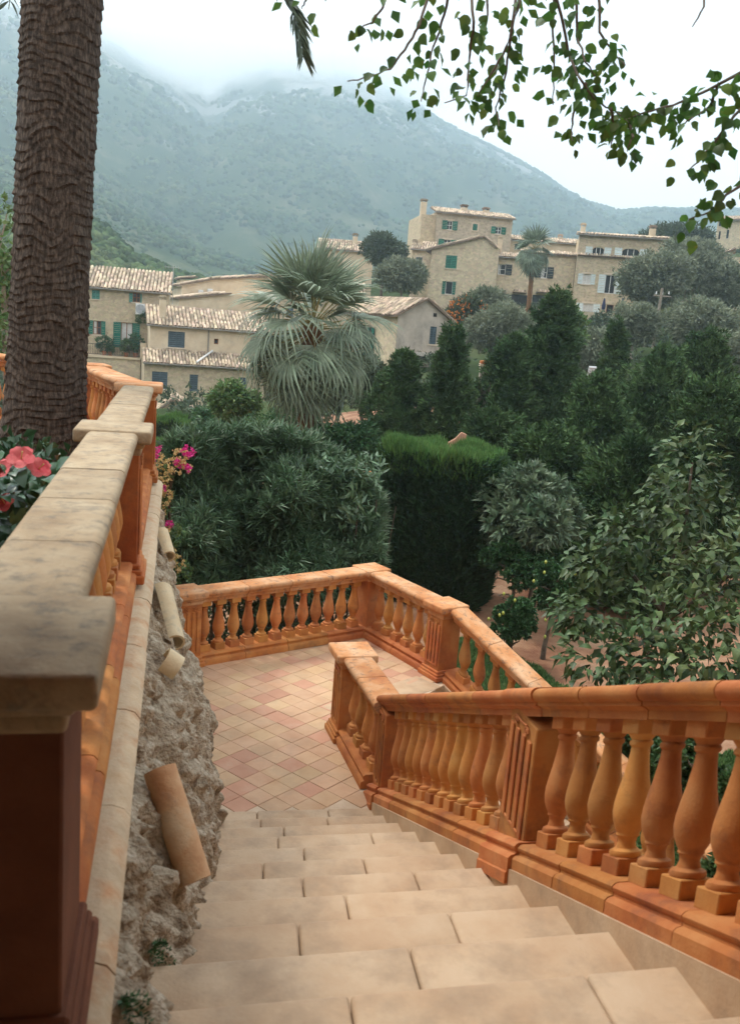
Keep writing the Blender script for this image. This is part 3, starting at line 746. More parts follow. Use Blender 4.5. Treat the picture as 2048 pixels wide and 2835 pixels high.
# unseen house behind the viewpoint; porch and side block added to shade the near rails
t = thing('house', 'unseen house wall and eaves behind the stair head, porch and side block added for shade', 'house', (0, -2.5, TZ))
MB().box(-9, 9, -8, -2.5, TZ, TZ+6.5).build('wall', 'plaster', t)
MB().box(-9.6, 9.6, -8.5, -1.2, TZ+6.5, TZ+6.75).build('eaves', 'roofbed', t)
MB().box(-5.5, 5.5, -2.45, 2.6, TZ+2.75, TZ+2.92).build('shade_roof', 'wood', t)  # unseen roof added overhead to darken the near newel and stair rail
MB().box(3.3, 9, -2.45, 3.6, -1.7, TZ+6.4).build('shade_wing', 'plaster', t)  # unseen block added to cut sky light from the right
for x_ in (-5.2,): MB().box(x_-.12, x_+.12, 1.4, 1.64, TZ-.2, TZ+2.75).build('shade_roof_post', 'plaster', t)  # post for the added roof

# ================================================================== PLANTS
def gz(x, y): return float(ground([x], [y])[0])
def nvec(v): return np.array(v[:], float)
def tufts(P, D, n, L, Wd, spread=.8, droop=0., fold=.25, jit=.0):
    """n leaves around each tuft point"""
    k = len(P); PP = np.repeat(P, n, 0); DD = np.repeat(unit(D), n, 0)
    dd = unit(DD+rdir(k*n)*spread); PP = PP+rdir(k*n)*jit
    return leaves(PP, dd, L*RNG.uniform(.6, 1.15, k*n), Wd*RNG.uniform(.7, 1.15, k*n), fold=fold, droop=droop)
def ell_points(n, c, r, shell=.55, bottom=-1.0):
    d = rdir(int(n*2.2)); d = d[d[:, 2] > bottom][:n]
    rad = RNG.uniform(shell, 1, len(d))**.6
    return np.array(c)+d*rad[:, None]*np.array(r), d
def limb_tree(t, base, top, r0, nlimb, spread, mt='bark', seed=1):
    rg = random.Random(seed); base = V3(base); top = V3(top)
    m_ = MB(); pts = [base]
    for i in range(1, 6): pts.append(base.lerp(top, i/5)+V3((rg.uniform(-1, 1), rg.uniform(-1, 1), 0))*r0*1.2)
    m_.tube(pts, [r0*(1-.13*i) for i in range(6)], 8)
    tr = m_.build('trunk', mt, t, smooth=True)
    m_ = MB()
    for i in range(nlimb):
        s = rg.uniform(.35, 1); p = base.lerp(top, s); a = rg.uniform(0, 2*pi); L = rg.uniform(.55, 1)
        e = p+V3((cos(a)*spread[0]*L, sin(a)*spread[1]*L, rg.uniform(.2, .9)*spread[2]))
        mid = p.lerp(e, .5)+V3((rg.uniform(-1, 1), rg.uniform(-1, 1), rg.uniform(-.3, 1)))*spread[0]*.12
        m_.tube([p, mid, e], [r0*.45, r0*.3, r0*.08], 6)
        for q in range(3):
            s2 = rg.uniform(.3, .95); p2 = p.lerp(e, s2); e2 = p2+V3((rg.uniform(-1, 1), rg.uniform(-1, 1), rg.uniform(-.2, 1)))*spread[0]*.35
            m_.tube([p2, p2.lerp(e2, .5)+V3((0, 0, .02)), e2], [r0*.16, r0*.1, r0*.04], 5)
    m_.build('branch', mt, t, smooth=True)
def crown_tree(name, label, cat, u, v, d, wpx, hpx, mt, nclump=160, nleaf=26, L=.1, Wd=.04, trunk=True, group=None, lumps=7, seed=1, bark='bark', base=None, spread=1.1):
    """tree whose crown is centred at pixel u,v at distance d"""
    c = atd(u, v, d); rx = wpx/2*d/FPX; rz = hpx/2*d/FPX
    gzv = gz(c.x, c.y) if base is None else base
    gzv = min(gzv, c.z-rz*.6)
    t = thing(name, label, cat, (c.x, c.y, gzv), group)
    rg = np.random.default_rng(seed)
    Ps = []; Ds = []
    for k in range(lumps):
        dd = rdir(1, rg)[0]; dd[2] = dd[2]*.8
        cc = nvec(c)+dd*np.array([rx, rx*.8, rz])*rg.uniform(.25, .62); rr_ = rg.uniform(.36, .58)
        p, q = ell_points(nclump//lumps, cc, np.array([rx, rx*.85, rz])*rr_*1.15, .45)
        Ps.append(p); Ds.append(q)
    p, q = ell_points(nclump//3, c, np.array([rx, rx*.8, rz])*.7, .2); Ps.append(p); Ds.append(q)
    P = np.concatenate(Ps); D = np.concatenate(Ds)+np.array([0, 0, .25])
    V, F = tufts(P, D, nleaf, L, Wd, spread, jit=L*.9)
    leafobj('crown', [(V, F)], mt, t)
    if trunk: limb_tree(t, (c.x, c.y, gzv-.1), (c.x, c.y, c.z+rz*.3), max(.03, rx*.09), 8, (rx*.6, rx*.6, rz*.5), bark, seed)
    return t, c, rx, rz

# ---- conical cypresses
def cypress(label, u, vtop, wpx, d, base=None, n=1700, seed=1, shape=1.0, lean=0., name='cypress_tree', bl=.24):
    top = atd(u, vtop, d); zb = gz(top.x, top.y) if base is None else base
    h = top.z-zb; r = wpx/2*d/FPX; rg = np.random.default_rng(seed)
    n = int(n*1.45)
    t = thing(name, label, 'tree', (top.x, top.y, zb), 'dark cypresses beyond the garden')
    z = rg.random(n)**1.0; a = rg.random(n)*2*pi
    ks_ = [(rg.uniform(-1, 1), rg.uniform(-1, 1), rg.uniform(-1, 1), rg.uniform(0, 6.28)) for _ in range(9)]
    def rad(z, a):
        pr_ = np.where(z < .14, .78+.22*z/.14, (np.clip(1-z, 0, 1)/.86)**(.72*shape)); lum = 0
        for i_, (k1, k2, k3, ph) in enumerate(ks_):
            f_ = 2.2+1.5*i_; lum = lum+(.20/(1+.35*i_))*np.sin(f_*(k1*np.cos(a)*1.6+k2*np.sin(a)*1.6+k3*z*h/r*.55)*1.5+ph)
        return r*np.maximum(.05, pr_*(1+lum))
    rr_ = rad(z, a)
    P = np.stack([top.x+np.cos(a)*rr_*.97+lean*z*h, top.y+np.sin(a)*rr_*.97, zb+z*h*.985], 1)
    D = np.stack([np.cos(a), np.sin(a), np.full(n, .75)], 1)
    keep = (np.sin(a+.0) < .55); P, D = P[keep], D[keep]
    m8 = len(P)//8; P = P[:m8]+unit(D[:m8]*np.array([1, 1, 0]))*rg.normal(0, .10*r, m8)[:, None]; D = np.repeat(D[:m8], 8, 0); cs_ = .30*bl/.24
    off = rdir(m8*8, rg)*cs_*rg.uniform(.4, 1, m8*8)[:, None]*np.array([.9, .9, 1.15]); P = np.repeat(P, 8, 0)+off; D = unit(D+off/cs_*.9)
    V1, F1 = tufts(P, D, 15, bl*.7, bl*.19, .75, jit=bl*.22)
    leafobj('foliage', [(V1, F1)], 'cypress', t)
    nz_, na_ = 26, 20; q = []; f = []
    for i in range(nz_+1):
        for k in range(na_):
            zz = i/nz_; aa = 2*pi*k/na_; R0 = float(rad(np.array(zz), np.array(aa)))*.60
            q.append((top.x+cos(aa)*R0+lean*zz*h, top.y+sin(aa)*R0, zb+zz*h*.95))
    for i in range(nz_):
        for k in range(na_):
            x = i*na_+k; y = i*na_+(k+1) % na_; f.append((x, y, y+na_, x+na_))
    MB().add(q, f).build('inner_foliage', 'cypress', t, smooth=True)
    MB().tube([(top.x, top.y, zb-.2), (top.x, top.y, zb+h*.4)], [r*.12, r*.07], 8).build('trunk', 'bark', t, smooth=True)
    return t
cypress('broad dark cypress behind the fan palm beside the gabled stucco house', 1120, 985, 205, 29, seed=2, shape=1.0)
cypress('pointed cypress standing directly left of the leaning stone pillar', 1258, 912, 150, 28, seed=3, shape=1.1)
cypress('tallest cypress in front of the olive trees below the terrace houses', 1545, 818, 250, 31, seed=4, shape=1.0, n=3400)
cypress('bushy cypress shoulder leaning against the tallest cypress', 1425, 935, 200, 29.5, seed=9, shape=.95)
cypress('slim pointed cypress tip rising near the grey flood lamp', 1708, 898, 70, 36, seed=5)
cypress('dense dark cypress right of the tallest one above the loquat', 1660, 1050, 260, 25, seed=6, shape=.85, n=2400)
cypress('wide ragged cypress with tufted crown below the utility pole', 1830, 975, 290, 28, seed=7, shape=.75, n=3000)
cypress('ragged spreading cypress with light tufts under the olive slope', 1960, 925, 250, 30, seed=8, shape=.8, n=2800)
cypress('dark cypress mass closing the garden behind the broad-leaved tree', 1990, 1060, 300, 22, seed=10, shape=.6, n=2400)
cypress('low dark cypress behind the loquat bush', 1520, 1190, 260, 22, seed=11, shape=.6, n=1800)
cypress('dark cypress filling the gap behind the clipped block', 1370, 1150, 200, 25, seed=12, shape=.5, n=1500)
cypress('shaded cypress behind the lemon bushes', 1760, 1230, 330, 19.5, seed=14, shape=.75, n=3000)

# ---- clipped blocks
def clipped(label, u, vbase, d, w, dep, ztop, ang, zb=None, bl=.16, n=5200, ntop=2600, tip=.34, cat='hedge'):
    P = atd(u, vbase, d); zb = P.z if zb is None else zb; c = V3((P.x, P.y, 0))
    t = thing('clipped_hedge', label, cat, (P.x, P.y, zb))
    ca, sa = cos(ang), sin(ang); h = ztop-zb
    # superellipse outline
    def outl(a, k=1.0):
        e = .36; x = np.sign(np.cos(a))*np.abs(np.cos(a))**e*w/2*k; y = np.sign(np.sin(a))*np.abs(np.sin(a))**e*dep/2*k; return x, y
    ag = np.linspace(0, 2*pi, 4001); gx, gy = outl(ag); cl_ = np.concatenate([[0], np.cumsum(np.hypot(np.diff(gx), np.diff(gy)))]); a = np.interp(RNG.random(n)*cl_[-1], cl_, ag); z = RNG.random(n)
    bulge = (1-.10*(1-z)**3)*(1-.05*np.clip((z-.85)/.15, 0, 1)**2)
    rip = 1+.035*np.sin(a*23)+.02*np.sin(a*47+1)
    x, y = outl(a); x, y = x*bulge*rip, y*bulge*rip
    Pn = np.stack([c.x+x*ca-y*sa, c.y+x*sa+y*ca, zb+z*h], 1)
    on = np.stack([np.cos(a)*ca-np.sin(a)*sa, np.cos(a)*sa+np.sin(a)*ca, np.zeros(n)], 1)
    keep = on[:, 1] < .75
    V1, F1 = tufts(Pn[keep], (on+np.array([0, 0, .9]))[keep], 10, bl, bl*.22, .55, jit=bl*.5)
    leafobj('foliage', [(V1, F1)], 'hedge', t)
    aa = RNG.random(ntop)*2*pi; k = np.sqrt(RNG.random(ntop)); x, y = outl(aa, 1.0); x, y = x*k*.97, y*k*.97
    Pt = np.stack([c.x+x*ca-y*sa, c.y+x*sa+y*ca, zb+h*(.97+.02*RNG.random(ntop))], 1)
    sel = (z > .86) & keep; Pt = np.concatenate([Pt, Pn[sel]]); nt_ = len(Pt)
    hum = np.array([.75+.9*max(-.4, noise.noise(V3((p_[0]*1.6, p_[1]*1.6, 5)))) for p_ in Pt]); kk = np.repeat(hum, 11)
    V2, F2 = tufts(Pt, np.tile([0, -.1, 1.], (nt_, 1)), 11, tip*kk, tip*.09, .40, jit=.05)
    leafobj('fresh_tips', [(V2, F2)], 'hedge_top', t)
    q = []; f = []; na_ = 40; zs = [0, .25, .6, .9, .97, .98]; ks = [.86, .92, .95, .94, .86, .02]
    for zz, kk in zip(zs, ks):
        for i in range(na_):
            x, y = outl(np.array(2*pi*i/na_), kk*.97); q.append((c.x+float(x)*ca-float(y)*sa, c.y+float(x)*sa+float(y)*ca, zb+zz*h))
    for j in range(len(zs)-1):
        for i in range(na_): f.append((j*na_+i, j*na_+(i+1) % na_, (j+1)*na_+(i+1) % na_, (j+1)*na_+i))
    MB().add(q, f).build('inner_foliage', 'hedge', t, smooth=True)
    return t
clipped('tall clipped cypress block with bright green top beyond the corner of the landing', 1196, 1640, 18.2, 2.2, 1.8, 1.42, radians(-18), zb=-1.6)
clipped('flat-topped dark hedge below the stone houses', 520, 1225, 33, 2.6, 1.2, -.05, radians(6), bl=.2, n=1800, ntop=900, zb=-3.0)
clipped('bright feathery hedge behind the left end of the oleander', 520, 1330, 19, 2.2, 1.0, .95, radians(8), n=1500, ntop=1500, tip=.4, zb=-1.8)
clipped('low feathery hedge between oleander and clipped cypress block', 965, 1420, 18.5, 1.5, 1.2, .55, radians(-20), n=1500, ntop=1300, tip=.3, zb=-1.7)

# ---- oleander
def oleander():
    t = thing('oleander_hedge', 'dense oleander bush with narrow leaves behind the landing balustrade', 'bush', (-1.2, 12.9, -1.55))
    n = 2300; u = RNG.uniform(440, 1055, n); top = np.interp(u, [430, 480, 560, 660, 760, 860, 950, 1010, 1060], [1260, 1215, 1195, 1185, 1195, 1215, 1275, 1330, 1400])
    v = top+(1640-top)*RNG.random(n)**1.15
    s = (v-top)/(1640-top)
    P = []; D = []
    for a, b_, ss, tp in zip(u, v, s, top):
        dd = 12.0+1.5*(1-ss)**1.0+random.uniform(-.28, .28)+.35*sin(a*.021)+.25*sin(b_*.025+a*.01)
        dd = np.interp(a, [430, 700, 1060], [dd-.25, dd, dd+.9]); p = atd(a, b_, dd); P.append(p[:])
        D.append((random.uniform(-.5, .5)+(.5 if a > 980 else 0), -.65*(ss**.4)+random.uniform(-.3, .3), .8-.45*ss+random.uniform(-.2, .3)))
    # crest shoots standing proud
    P = np.array(P); D = unit(np.array(D))
    def shoots(P, D, nl, L, Wd, sp):
        k = len(P); PP = np.repeat(P, nl, 0); DD = np.repeat(D, nl, 0)
        along = np.tile(np.linspace(0, 1, nl), k)[:, None]
        PP = PP+DD*(along-.6)*.16
        rd_ = rdir(k*nl); rd_ = unit(rd_-DD*(rd_*DD).sum(1, keepdims=True))
        dd = unit(rd_*sp*(1.15-along*.75)+DD*(.35+.6*along))
        return leaves(PP, dd, L*RNG.uniform(.7, 1.15, k*nl), Wd*RNG.uniform(.8, 1.15, k*nl), N=np.tile(np.array([0, -.2, 1.]), (k*nl, 1))+rdir(k*nl)*.3, fold=.12, droop=.12)
    V1, F1 = shoots(P, D, 15, .225, .027, 1.0); leafobj('foliage', [(V1, F1)], 'oleander', t)
    sel = RNG.random(len(P)) < .30
    V2, F2 = shoots(P[sel]+D[sel]*.07, D[sel], 6, .11, .018, .6); leafobj('young_tips', [(V2, F2)], 'oleander_tip', t)
    st = MB()
    for k in range(60):
        a = random.uniform(450, 1030); p0 = atd(a, 1560, 13.6+random.uniform(-.2, .6)); p0.z = -1.55; p1 = p0+V3((random.uniform(-.5, .5), random.uniform(-.3, .3), random.uniform(2.0, 2.9)))
        st.tube([p0, p0.lerp(p1, .5)+V3((random.uniform(-.1, .1), 0, 0)), p1], [.022, .016, .008], 6)
    st.build('stem', 'bark', t, smooth=True)
    # shaded inner leaves
    pin = np.stack([RNG.uniform(-2.9, .05, 900), RNG.uniform(13.0, 14.2, 900), RNG.uniform(-1.4, 1.9, 900)], 1)
    V3_, F3_ = tufts(pin, rdir(900), 10, .2, .05, 1.2, jit=.15); leafobj('inner_foliage', [(V3_, F3_)], 'oleander', t)
oleander()

# ---- broad-leaved bushes on the right
def leaf_shape(name, mt, L=1., Wd=.5, curl=.12):
    xs = [0, .12, .3, .52, .75, .92, 1]; ws = [.02, .55, .92, 1, .72, .32, .0]
    q = []; f = []
    for x, w in zip(xs, ws):
        z = -curl*(x-.35)**2*1.6
        q += [(x*L, -w*Wd/2, z+abs(w)*.09*Wd), (x*L, 0, z), (x*L, w*Wd/2, z+abs(w)*.09*Wd)]
    for i in range(len(xs)-1):
        a = i*3; f += [(a, a+3, a+4, a+1), (a+1, a+4, a+5, a+2)]
    return MB().add(q, f).mesh(name, mt, True)
def scatter_leaf_objects(parent, me_list, P, D, S, name='leaf', up=(0, 0, 1), jit=.5):
    for p, d, s in zip(P, D, S):
        d = V3(d).normalized(); n = (V3(up)+V3(rdir(1)[0])*jit); a = n.cross(d)
        if a.length < .01: a = V3((1, 0, 0)).cross(d)
        a.normalize(); n = d.cross(a)
        M = Matrix((d, a, n)).transposed().to_4x4(); M = Matrix.Translation(V3(p)) @ M @ Matrix.Scale(float(s), 4)
        link(name, random.choice(me_list), parent, M)
BL = [leaf_shape('leaf', 'broad', 1, .52, .5), leaf_shape('leaf', 'broad', 1, .6, .9)]
t = thing('broadleaf_tree', 'broad-leaved garden tree with dark forked branches behind the stair rail', 'tree', tuple(atz(1785, 1850, -1.6)))
lobes = [(1900, 1300, 11.8, 90, 120), (1860, 1400, 11.8, 100, 90), (1720, 1480, 11.6, 95, 80), (1950, 1450, 11.5, 110, 110), (1660, 1560, 11.4, 90, 70), (1800, 1570, 11.4, 130, 80), (1960, 1620, 11.0, 120, 110),
         (1640, 1690, 11.0, 120, 60), (1870, 1720, 10.6, 140, 90), (1990, 1780, 10.2, 120, 110), (1660, 1820, 10.4, 130, 80), (1780, 1800, 10.5, 110, 80), (2040, 1600, 11, 100, 160), (1600, 1700, 11.2, 60, 60), (1900, 1860, 10, 150, 70)]
P = []; D = []
for u, v, d, rx, ry in lobes:
    c = atd(u, v, d); k = d/FPX
    p, q = ell_points(185, c, (rx*k*1.05, rx*k*.9, ry*k*1.05), .35); P.append(p); D.append(q+np.array([0, -.25, .1]))
P = np.concatenate(P); D = unit(np.concatenate(D)+rdir(len(P))*.9); D[:, 2] -= .25
ordr = np.argsort((P-np.array(EYE[:])) @ np.array(FW[:]))
P, D = P[ordr], D[ordr]
near = RNG.permutation(900)[:300]; mask = np.ones(len(P), bool); mask[near] = False
scatter_leaf_objects(t, BL, P[near], D[near], RNG.uniform(.12, .19, 300))
V1, F1 = leaves(P[mask], D[mask], RNG.uniform(.11, .18, mask.sum()), RNG.uniform(.06, .095, mask.sum()), N=np.tile(np.array([0, -.1, 1.]), (mask.sum(), 1))+rdir(mask.sum())*.6, fold=.15, droop=.15)
leafobj('foliage', [(V1, F1)], 'broad', t)
br = MB(); b0 = atz(1785, 1850, -1.6); fork = atd(1790, 1770, 12.0)
for pts in ([b0, fork.lerp(b0, .5)+V3((.05, 0, 0)), fork], [fork, atd(1760, 1735, 11.9), atd(1690, 1725, 11.8), atd(1600, 1742, 11.5)], [fork, atd(1830, 1690, 11.9), atd(1860, 1560, 11.9), atd(1900, 1420, 11.9), atd(1915, 1280, 12)],
            [fork, atd(1870, 1700, 11.6), atd(1960, 1640, 11.4), atd(2060, 1560, 11.2)], [atd(1830, 1690, 11.9), atd(1740, 1580, 11.7), atd(1660, 1520, 11.7)], [atd(1860, 1560, 11.9), atd(1960, 1480, 11.7)], [fork, atd(1740, 1800, 11.2), atd(1660, 1830, 10.8)]):
    n = len(pts); br.tube(pts, [.06*(1-.75*i/(n-1))*(1 if pts[0] is b0 else .55)+.006 for i in range(n)], 7)
br.build('branch', 'bark', t, smooth=True)

def rosette_bush(name, label, cat, u, v, d, wpx, hpx, mt, n, nl, L, Wd, seed, group=None):
    c = atd(u, v, d); rx = wpx/2*d/FPX; rz = hpx/2*d/FPX; gzv = min(gz(c.x, c.y), c.z-rz)
    t = thing(name, label, cat, (c.x, c.y, gzv), group); rg = np.random.default_rng(seed)
    Ps, Ds = [], []
    for k in range(12):
        dd = rdir(1, rg)[0]; cc = nvec(c)+dd*np.array([rx, rx*.7, rz])*rg.uniform(.3, .68)
        p, q = ell_points(n//12, cc, np.array([rx, rx*.8, rz])*rg.uniform(.22, .44), .5); Ps.append(p); Ds.append(q)
    P = np.concatenate(Ps); D = np.concatenate(Ds)+np.array([0, -.3, .5])
    V1, F1 = tufts(P, D, nl, L, Wd, .9, fold=.12, droop=.12); leafobj('crown', [(V1, F1)], mt, t)
    limb_tree(t, (c.x, c.y, gzv-.05), (c.x, c.y, c.z), .05, 9, (rx*.6, rx*.6, rz*.6), 'bark', seed)
    return t, c, rx, rz
rosette_bush('loquat_tree', 'grey-green loquat bush with leaf rosettes right of the clipped block', 'bush', 1500, 1420, 17.2, 400, 340, 'loquat', 900, 11, .22, .07, 31)
rosette_bush('citrus_bush', 'rounded mid-green citrus bush on red soil under the loquat', 'bush', 1430, 1568, 16.4, 270, 170, 'citrus', 1100, 12, .085, .04, 32)
t, c, rx, rz = rosette_bush('lemon_tree', 'small lemon tree with green-yellow fruit beside the lawn edge', 'tree', 1415, 1722, 14.6, 215, 200, 'citrus', 760, 11, .08, .042, 33)
t2, c2, rx2, rz2 = rosette_bush('lemon_tree', 'taller lemon sapling with yellow fruit between citrus bush and broad-leaved tree', 'tree', 1525, 1630, 15.2, 150, 200, 'citrus', 420, 10, .085, .044, 34)
for tt, cc, rr_, rz_ in ((t, c, rx, rz), (t2, c2, rx2, rz2)):
    for k in range(9):
        dd = rdir(1)[0]; dd[1] = -abs(dd[1]); p = cc+V3((dd[0]*rr_, dd[1]*rr_, dd[2]*rz_))*.95
        MB(Matrix.Translation(p) @ Matrix.Scale(.62, 4)).lathe([(.004, -.055), (.022, -.042), (.036, -.01), (.034, .018), (.018, .042), (.004, .054)], 9).build('lemon', 'lemon', tt, smooth=True)
# dark shrubs seen between the near balusters
for lab, u, v, d, w, h, sd_ in (('shaded leafy shrub at the foot of the stair seen between balusters', 1950, 2150, 7.2, 330, 330, 41), ('shaded shrub under the stair rail beside the lower flight', 1760, 2060, 8.8, 170, 120, 42), ('dark shrub low under the right end of the stair rail', 2040, 2420, 5.6, 330, 360, 43)):
    rosette_bush('garden_shrub', lab, 'bush', u, v, d, w, h, 'broad', 420, 10, .09, .045, sd_)
t = thing('red_fruit', 'small red fruit glowing among shrubs between the balusters', 'fruit', tuple(atd(1788, 2075, 8.2)))
for k, (a, b_) in enumerate(((1788, 2075), (1792, 2085))): MB(Matrix.Translation(atd(a, b_, 8.2))).lathe([(.002, -.02), (.016, -.012), (.021, 0), (.016, .013), (.003, .019)], 9).build('berry', 'redfruit', t, smooth=True)

# lawn
def in_lawn(x, y): return (x > 1.6) & (x < 6.0) & (y > 4.0) & (y < 15.1-1.3*(x-2.4)+.25*np.sin(x*5)+.12*np.sin(x*17)) & (y > 9.6-(x-1.2)*1.1)
n = 210000; x = RNG.uniform(1.4, 6.0, n); y = RNG.uniform(5.5, 15.6, n); k = in_lawn(x, y); x, y = x[k], y[k]
P = np.stack([x, y, ground(x, y)-.005], 1); D = rdir(len(x))*.7+np.array([0, 0, 1.])
V1, F1 = leaves(P, D, RNG.uniform(.035, .085, len(x)), .016)
lawn_o = leafobj('lawn', [(V1, F1)], 'lawn'); tag(lawn_o, 'short green lawn beside the lower flight', 'grass')
gx, gy = np.meshgrid(np.linspace(1.5, 6.2, 60), np.linspace(5, 15.6, 110)); gzz = ground(gx.ravel(), gy.ravel())+.008; qi = (np.arange(109)[:, None]*60+np.arange(59)[None]).ravel()
Fq = np.stack([qi, qi+1, qi+61, qi+60], 1); Vq = np.stack([gx.ravel(), gy.ravel(), gzz], 1); ce = Vq[Fq].mean(1); Fq = Fq[in_lawn(ce[:, 0], ce[:, 1])]
tag(link('turf', npmesh('turf', Vq, Fq, 'turf', True)), kind='structure')

# ---- olives and other trees on the village slope
for (nm, lab, u, v, d, w, h, mt, sd_, nc) in [
    ('holm_oak', 'dark round evergreen above the gabled stucco house', 1068, 695, 90, 120, 105, 'darkolive', 51, 300),
    ('olive_tree', 'grey olive tree just below the dark round evergreen', 1108, 765, 80, 135, 110, 'olive', 52, 320),
    ('olive_tree', 'large silvery olive tree behind the tallest cypress', 1385, 910, 58, 170, 150, 'olive', 53, 420),
    ('olive_tree', 'olive tree beneath the beige gable house', 1345, 835, 74, 110, 80, 'olive', 54, 240),
    ('olive_tree', 'tall olive tree half hiding the white-shuttered house', 1815, 775, 76, 190, 200, 'olive', 55, 520),
    ('olive_tree', 'olive tree at the far right of the white-shuttered house', 1905, 745, 84, 200, 170, 'olive', 56, 420),
    ('olive_tree', 'rounded olive tree below the far hillside house', 2010, 790, 86, 150, 140, 'olive', 57, 320),
    ('olive_tree', 'wide olive tree on the slope right of the utility pole', 1950, 890, 66, 230, 160, 'olive', 58, 460),
    ('olive_tree', 'olive tree between slim cypress and tallest cypress', 1640, 965, 58, 150, 130, 'olive', 59, 340),
    ('olive_tree', 'feathery olive tree left of the utility pole', 1760, 905, 64, 120, 130, 'olive', 60, 280),
    ('olive_tree', 'olive tree below the wide one at the edge of the slope', 2020, 985, 56, 170, 130, 'olive', 61, 320),
    ('pine_tree', 'dark pine tree behind the white-shuttered house', 1870, 665, 118, 190, 75, 'darkolive', 62, 340),
    ('olive_tree', 'small olive at the foot of the terrace wall', 1770, 880, 74, 100, 60, 'olive', 63, 200)]:
    crown_tree(nm, lab, 'tree', u, v, d, w, h, mt, nc, 26, .42*d/80, .13*d/80, seed=sd_, group='trees on the village slope', bark='palebark' if mt == 'olive' else 'bark')
t, c, rx, rz = crown_tree('berry_tree', 'round tree full of orange berries beside the gabled house', 'tree', 1295, 875, 66, 120, 110, 'darkolive', 300, 24, .32, .12, seed=70)
p, q = ell_points(220, c, (rx*.95, rx*.8, rz*.95), .8); V1, F1 = tufts(p, q, 5, .18, .14, 1.2, jit=.12); leafobj('berry_clusters', [(V1, F1)], 'orange', t)
crown_tree('fig_tree', 'light green leafy tree behind the tallest cypress below the terrace', 'tree', 1580, 900, 50, 80, 120, 'vine', 160, 20, .3, .16, seed=71)
# leafy growth around the fan palm
crown_tree('climbing_shrub', 'light green climbing shrub left of the fan palm', 'bush', 655, 1115, 27, 150, 150, 'vine', 200, 16, .17, .085, seed=72)
crown_tree('climbing_shrub', 'olive green shrub below the light climber left of the palm trunk', 'bush', 690, 1215, 22, 190, 110, 'vine', 240, 16, .13, .06, seed=73)
crown_tree('leafy_shrub', 'dark arching shrub right of the fan palm trunk', 'bush', 960, 1225, 22, 230, 110, 'citrus', 260, 16, .15, .06, seed=74)
crown_tree('leafy_shrub', 'dark shrub filling the ground behind the fan palm', 'bush', 830, 1190, 26, 250, 120, 'citrus', 240, 16, .16, .07, seed=75)
crown_tree('leafy_shrub', 'dark leafy shrub under the stone houses left of the climber', 'bush', 600, 1180, 30, 180, 110, 'citrus', 200, 16, .17, .08, seed=76)
crown_tree('leafy_shrub', 'shrub closing the gap below the gabled stucco house', 'bush', 1010, 1060, 34, 160, 180, 'darkolive', 240, 18, .22, .09, seed=77)

# ---- fan palms
def fan_blade(nseg, R, droop, seed, half=radians(92)):
    rg = random.Random(seed); q = []; f = []
    for i in range(nseg):
        a = -half+2*half*(i+.5)/nseg; w = 2*half/nseg
        L = R*(1-.22*(abs(a)/half)**2)*rg.uniform(.9, 1.04)
        dl = droop*rg.uniform(.5, 1.5); a += rg.uniform(-.018, .018)
        k = len(q); rows = [(.04, .95), (.28, 1.0), (.48, .95), (.68, .60), (.86, .36), (1.0, .04)]
        for fr, wf in rows:
            r = L*fr; hw = r*tan(w/2)*wf if fr < .5 else L*.46*tan(w/2)*wf
            z = -dl*L*max(0, fr-.38)**2*2.2; r2 = r*(1-.25*dl*max(0, fr-.38))
            cz = .25*R*(1-cos(a))*.25
            for s in (-1, 0, 1):
                x = r2*cos(a)-s*hw*sin(a); y = r2*sin(a)+s*hw*cos(a)
                q.append((x, y, z+(.75*hw if s == 0 else 0)+cz*fr*3))
        for j in range(len(rows)-1):
            for s in range(2):
                x = k+j*3+s; f.append((x, x+3, x+4, x+1))
    return q, f
def frond_mesh(nm, mt, Lp, R, nseg, droop, sag, seed, tilt=0.1):
    q, f = fan_blade(nseg, R, droop, seed)
    M = Matrix.Translation((Lp, 0, -sag*Lp)) @ Matrix.Rotation(tilt, 4, 'Y')
    return MB(M).add(q, f).mesh(nm, mt, False)
def stalk_mesh(Lp, sag, r): 
    return MB().tube([(0, 0, 0), (Lp*.5, 0, -sag*Lp*.35), (Lp, 0, -sag*Lp), (Lp*1.25, 0, -sag*Lp*1.45)], [r*1.5, r, r*.8, r*.4], 6).mesh('petiole', 'petiole', True)
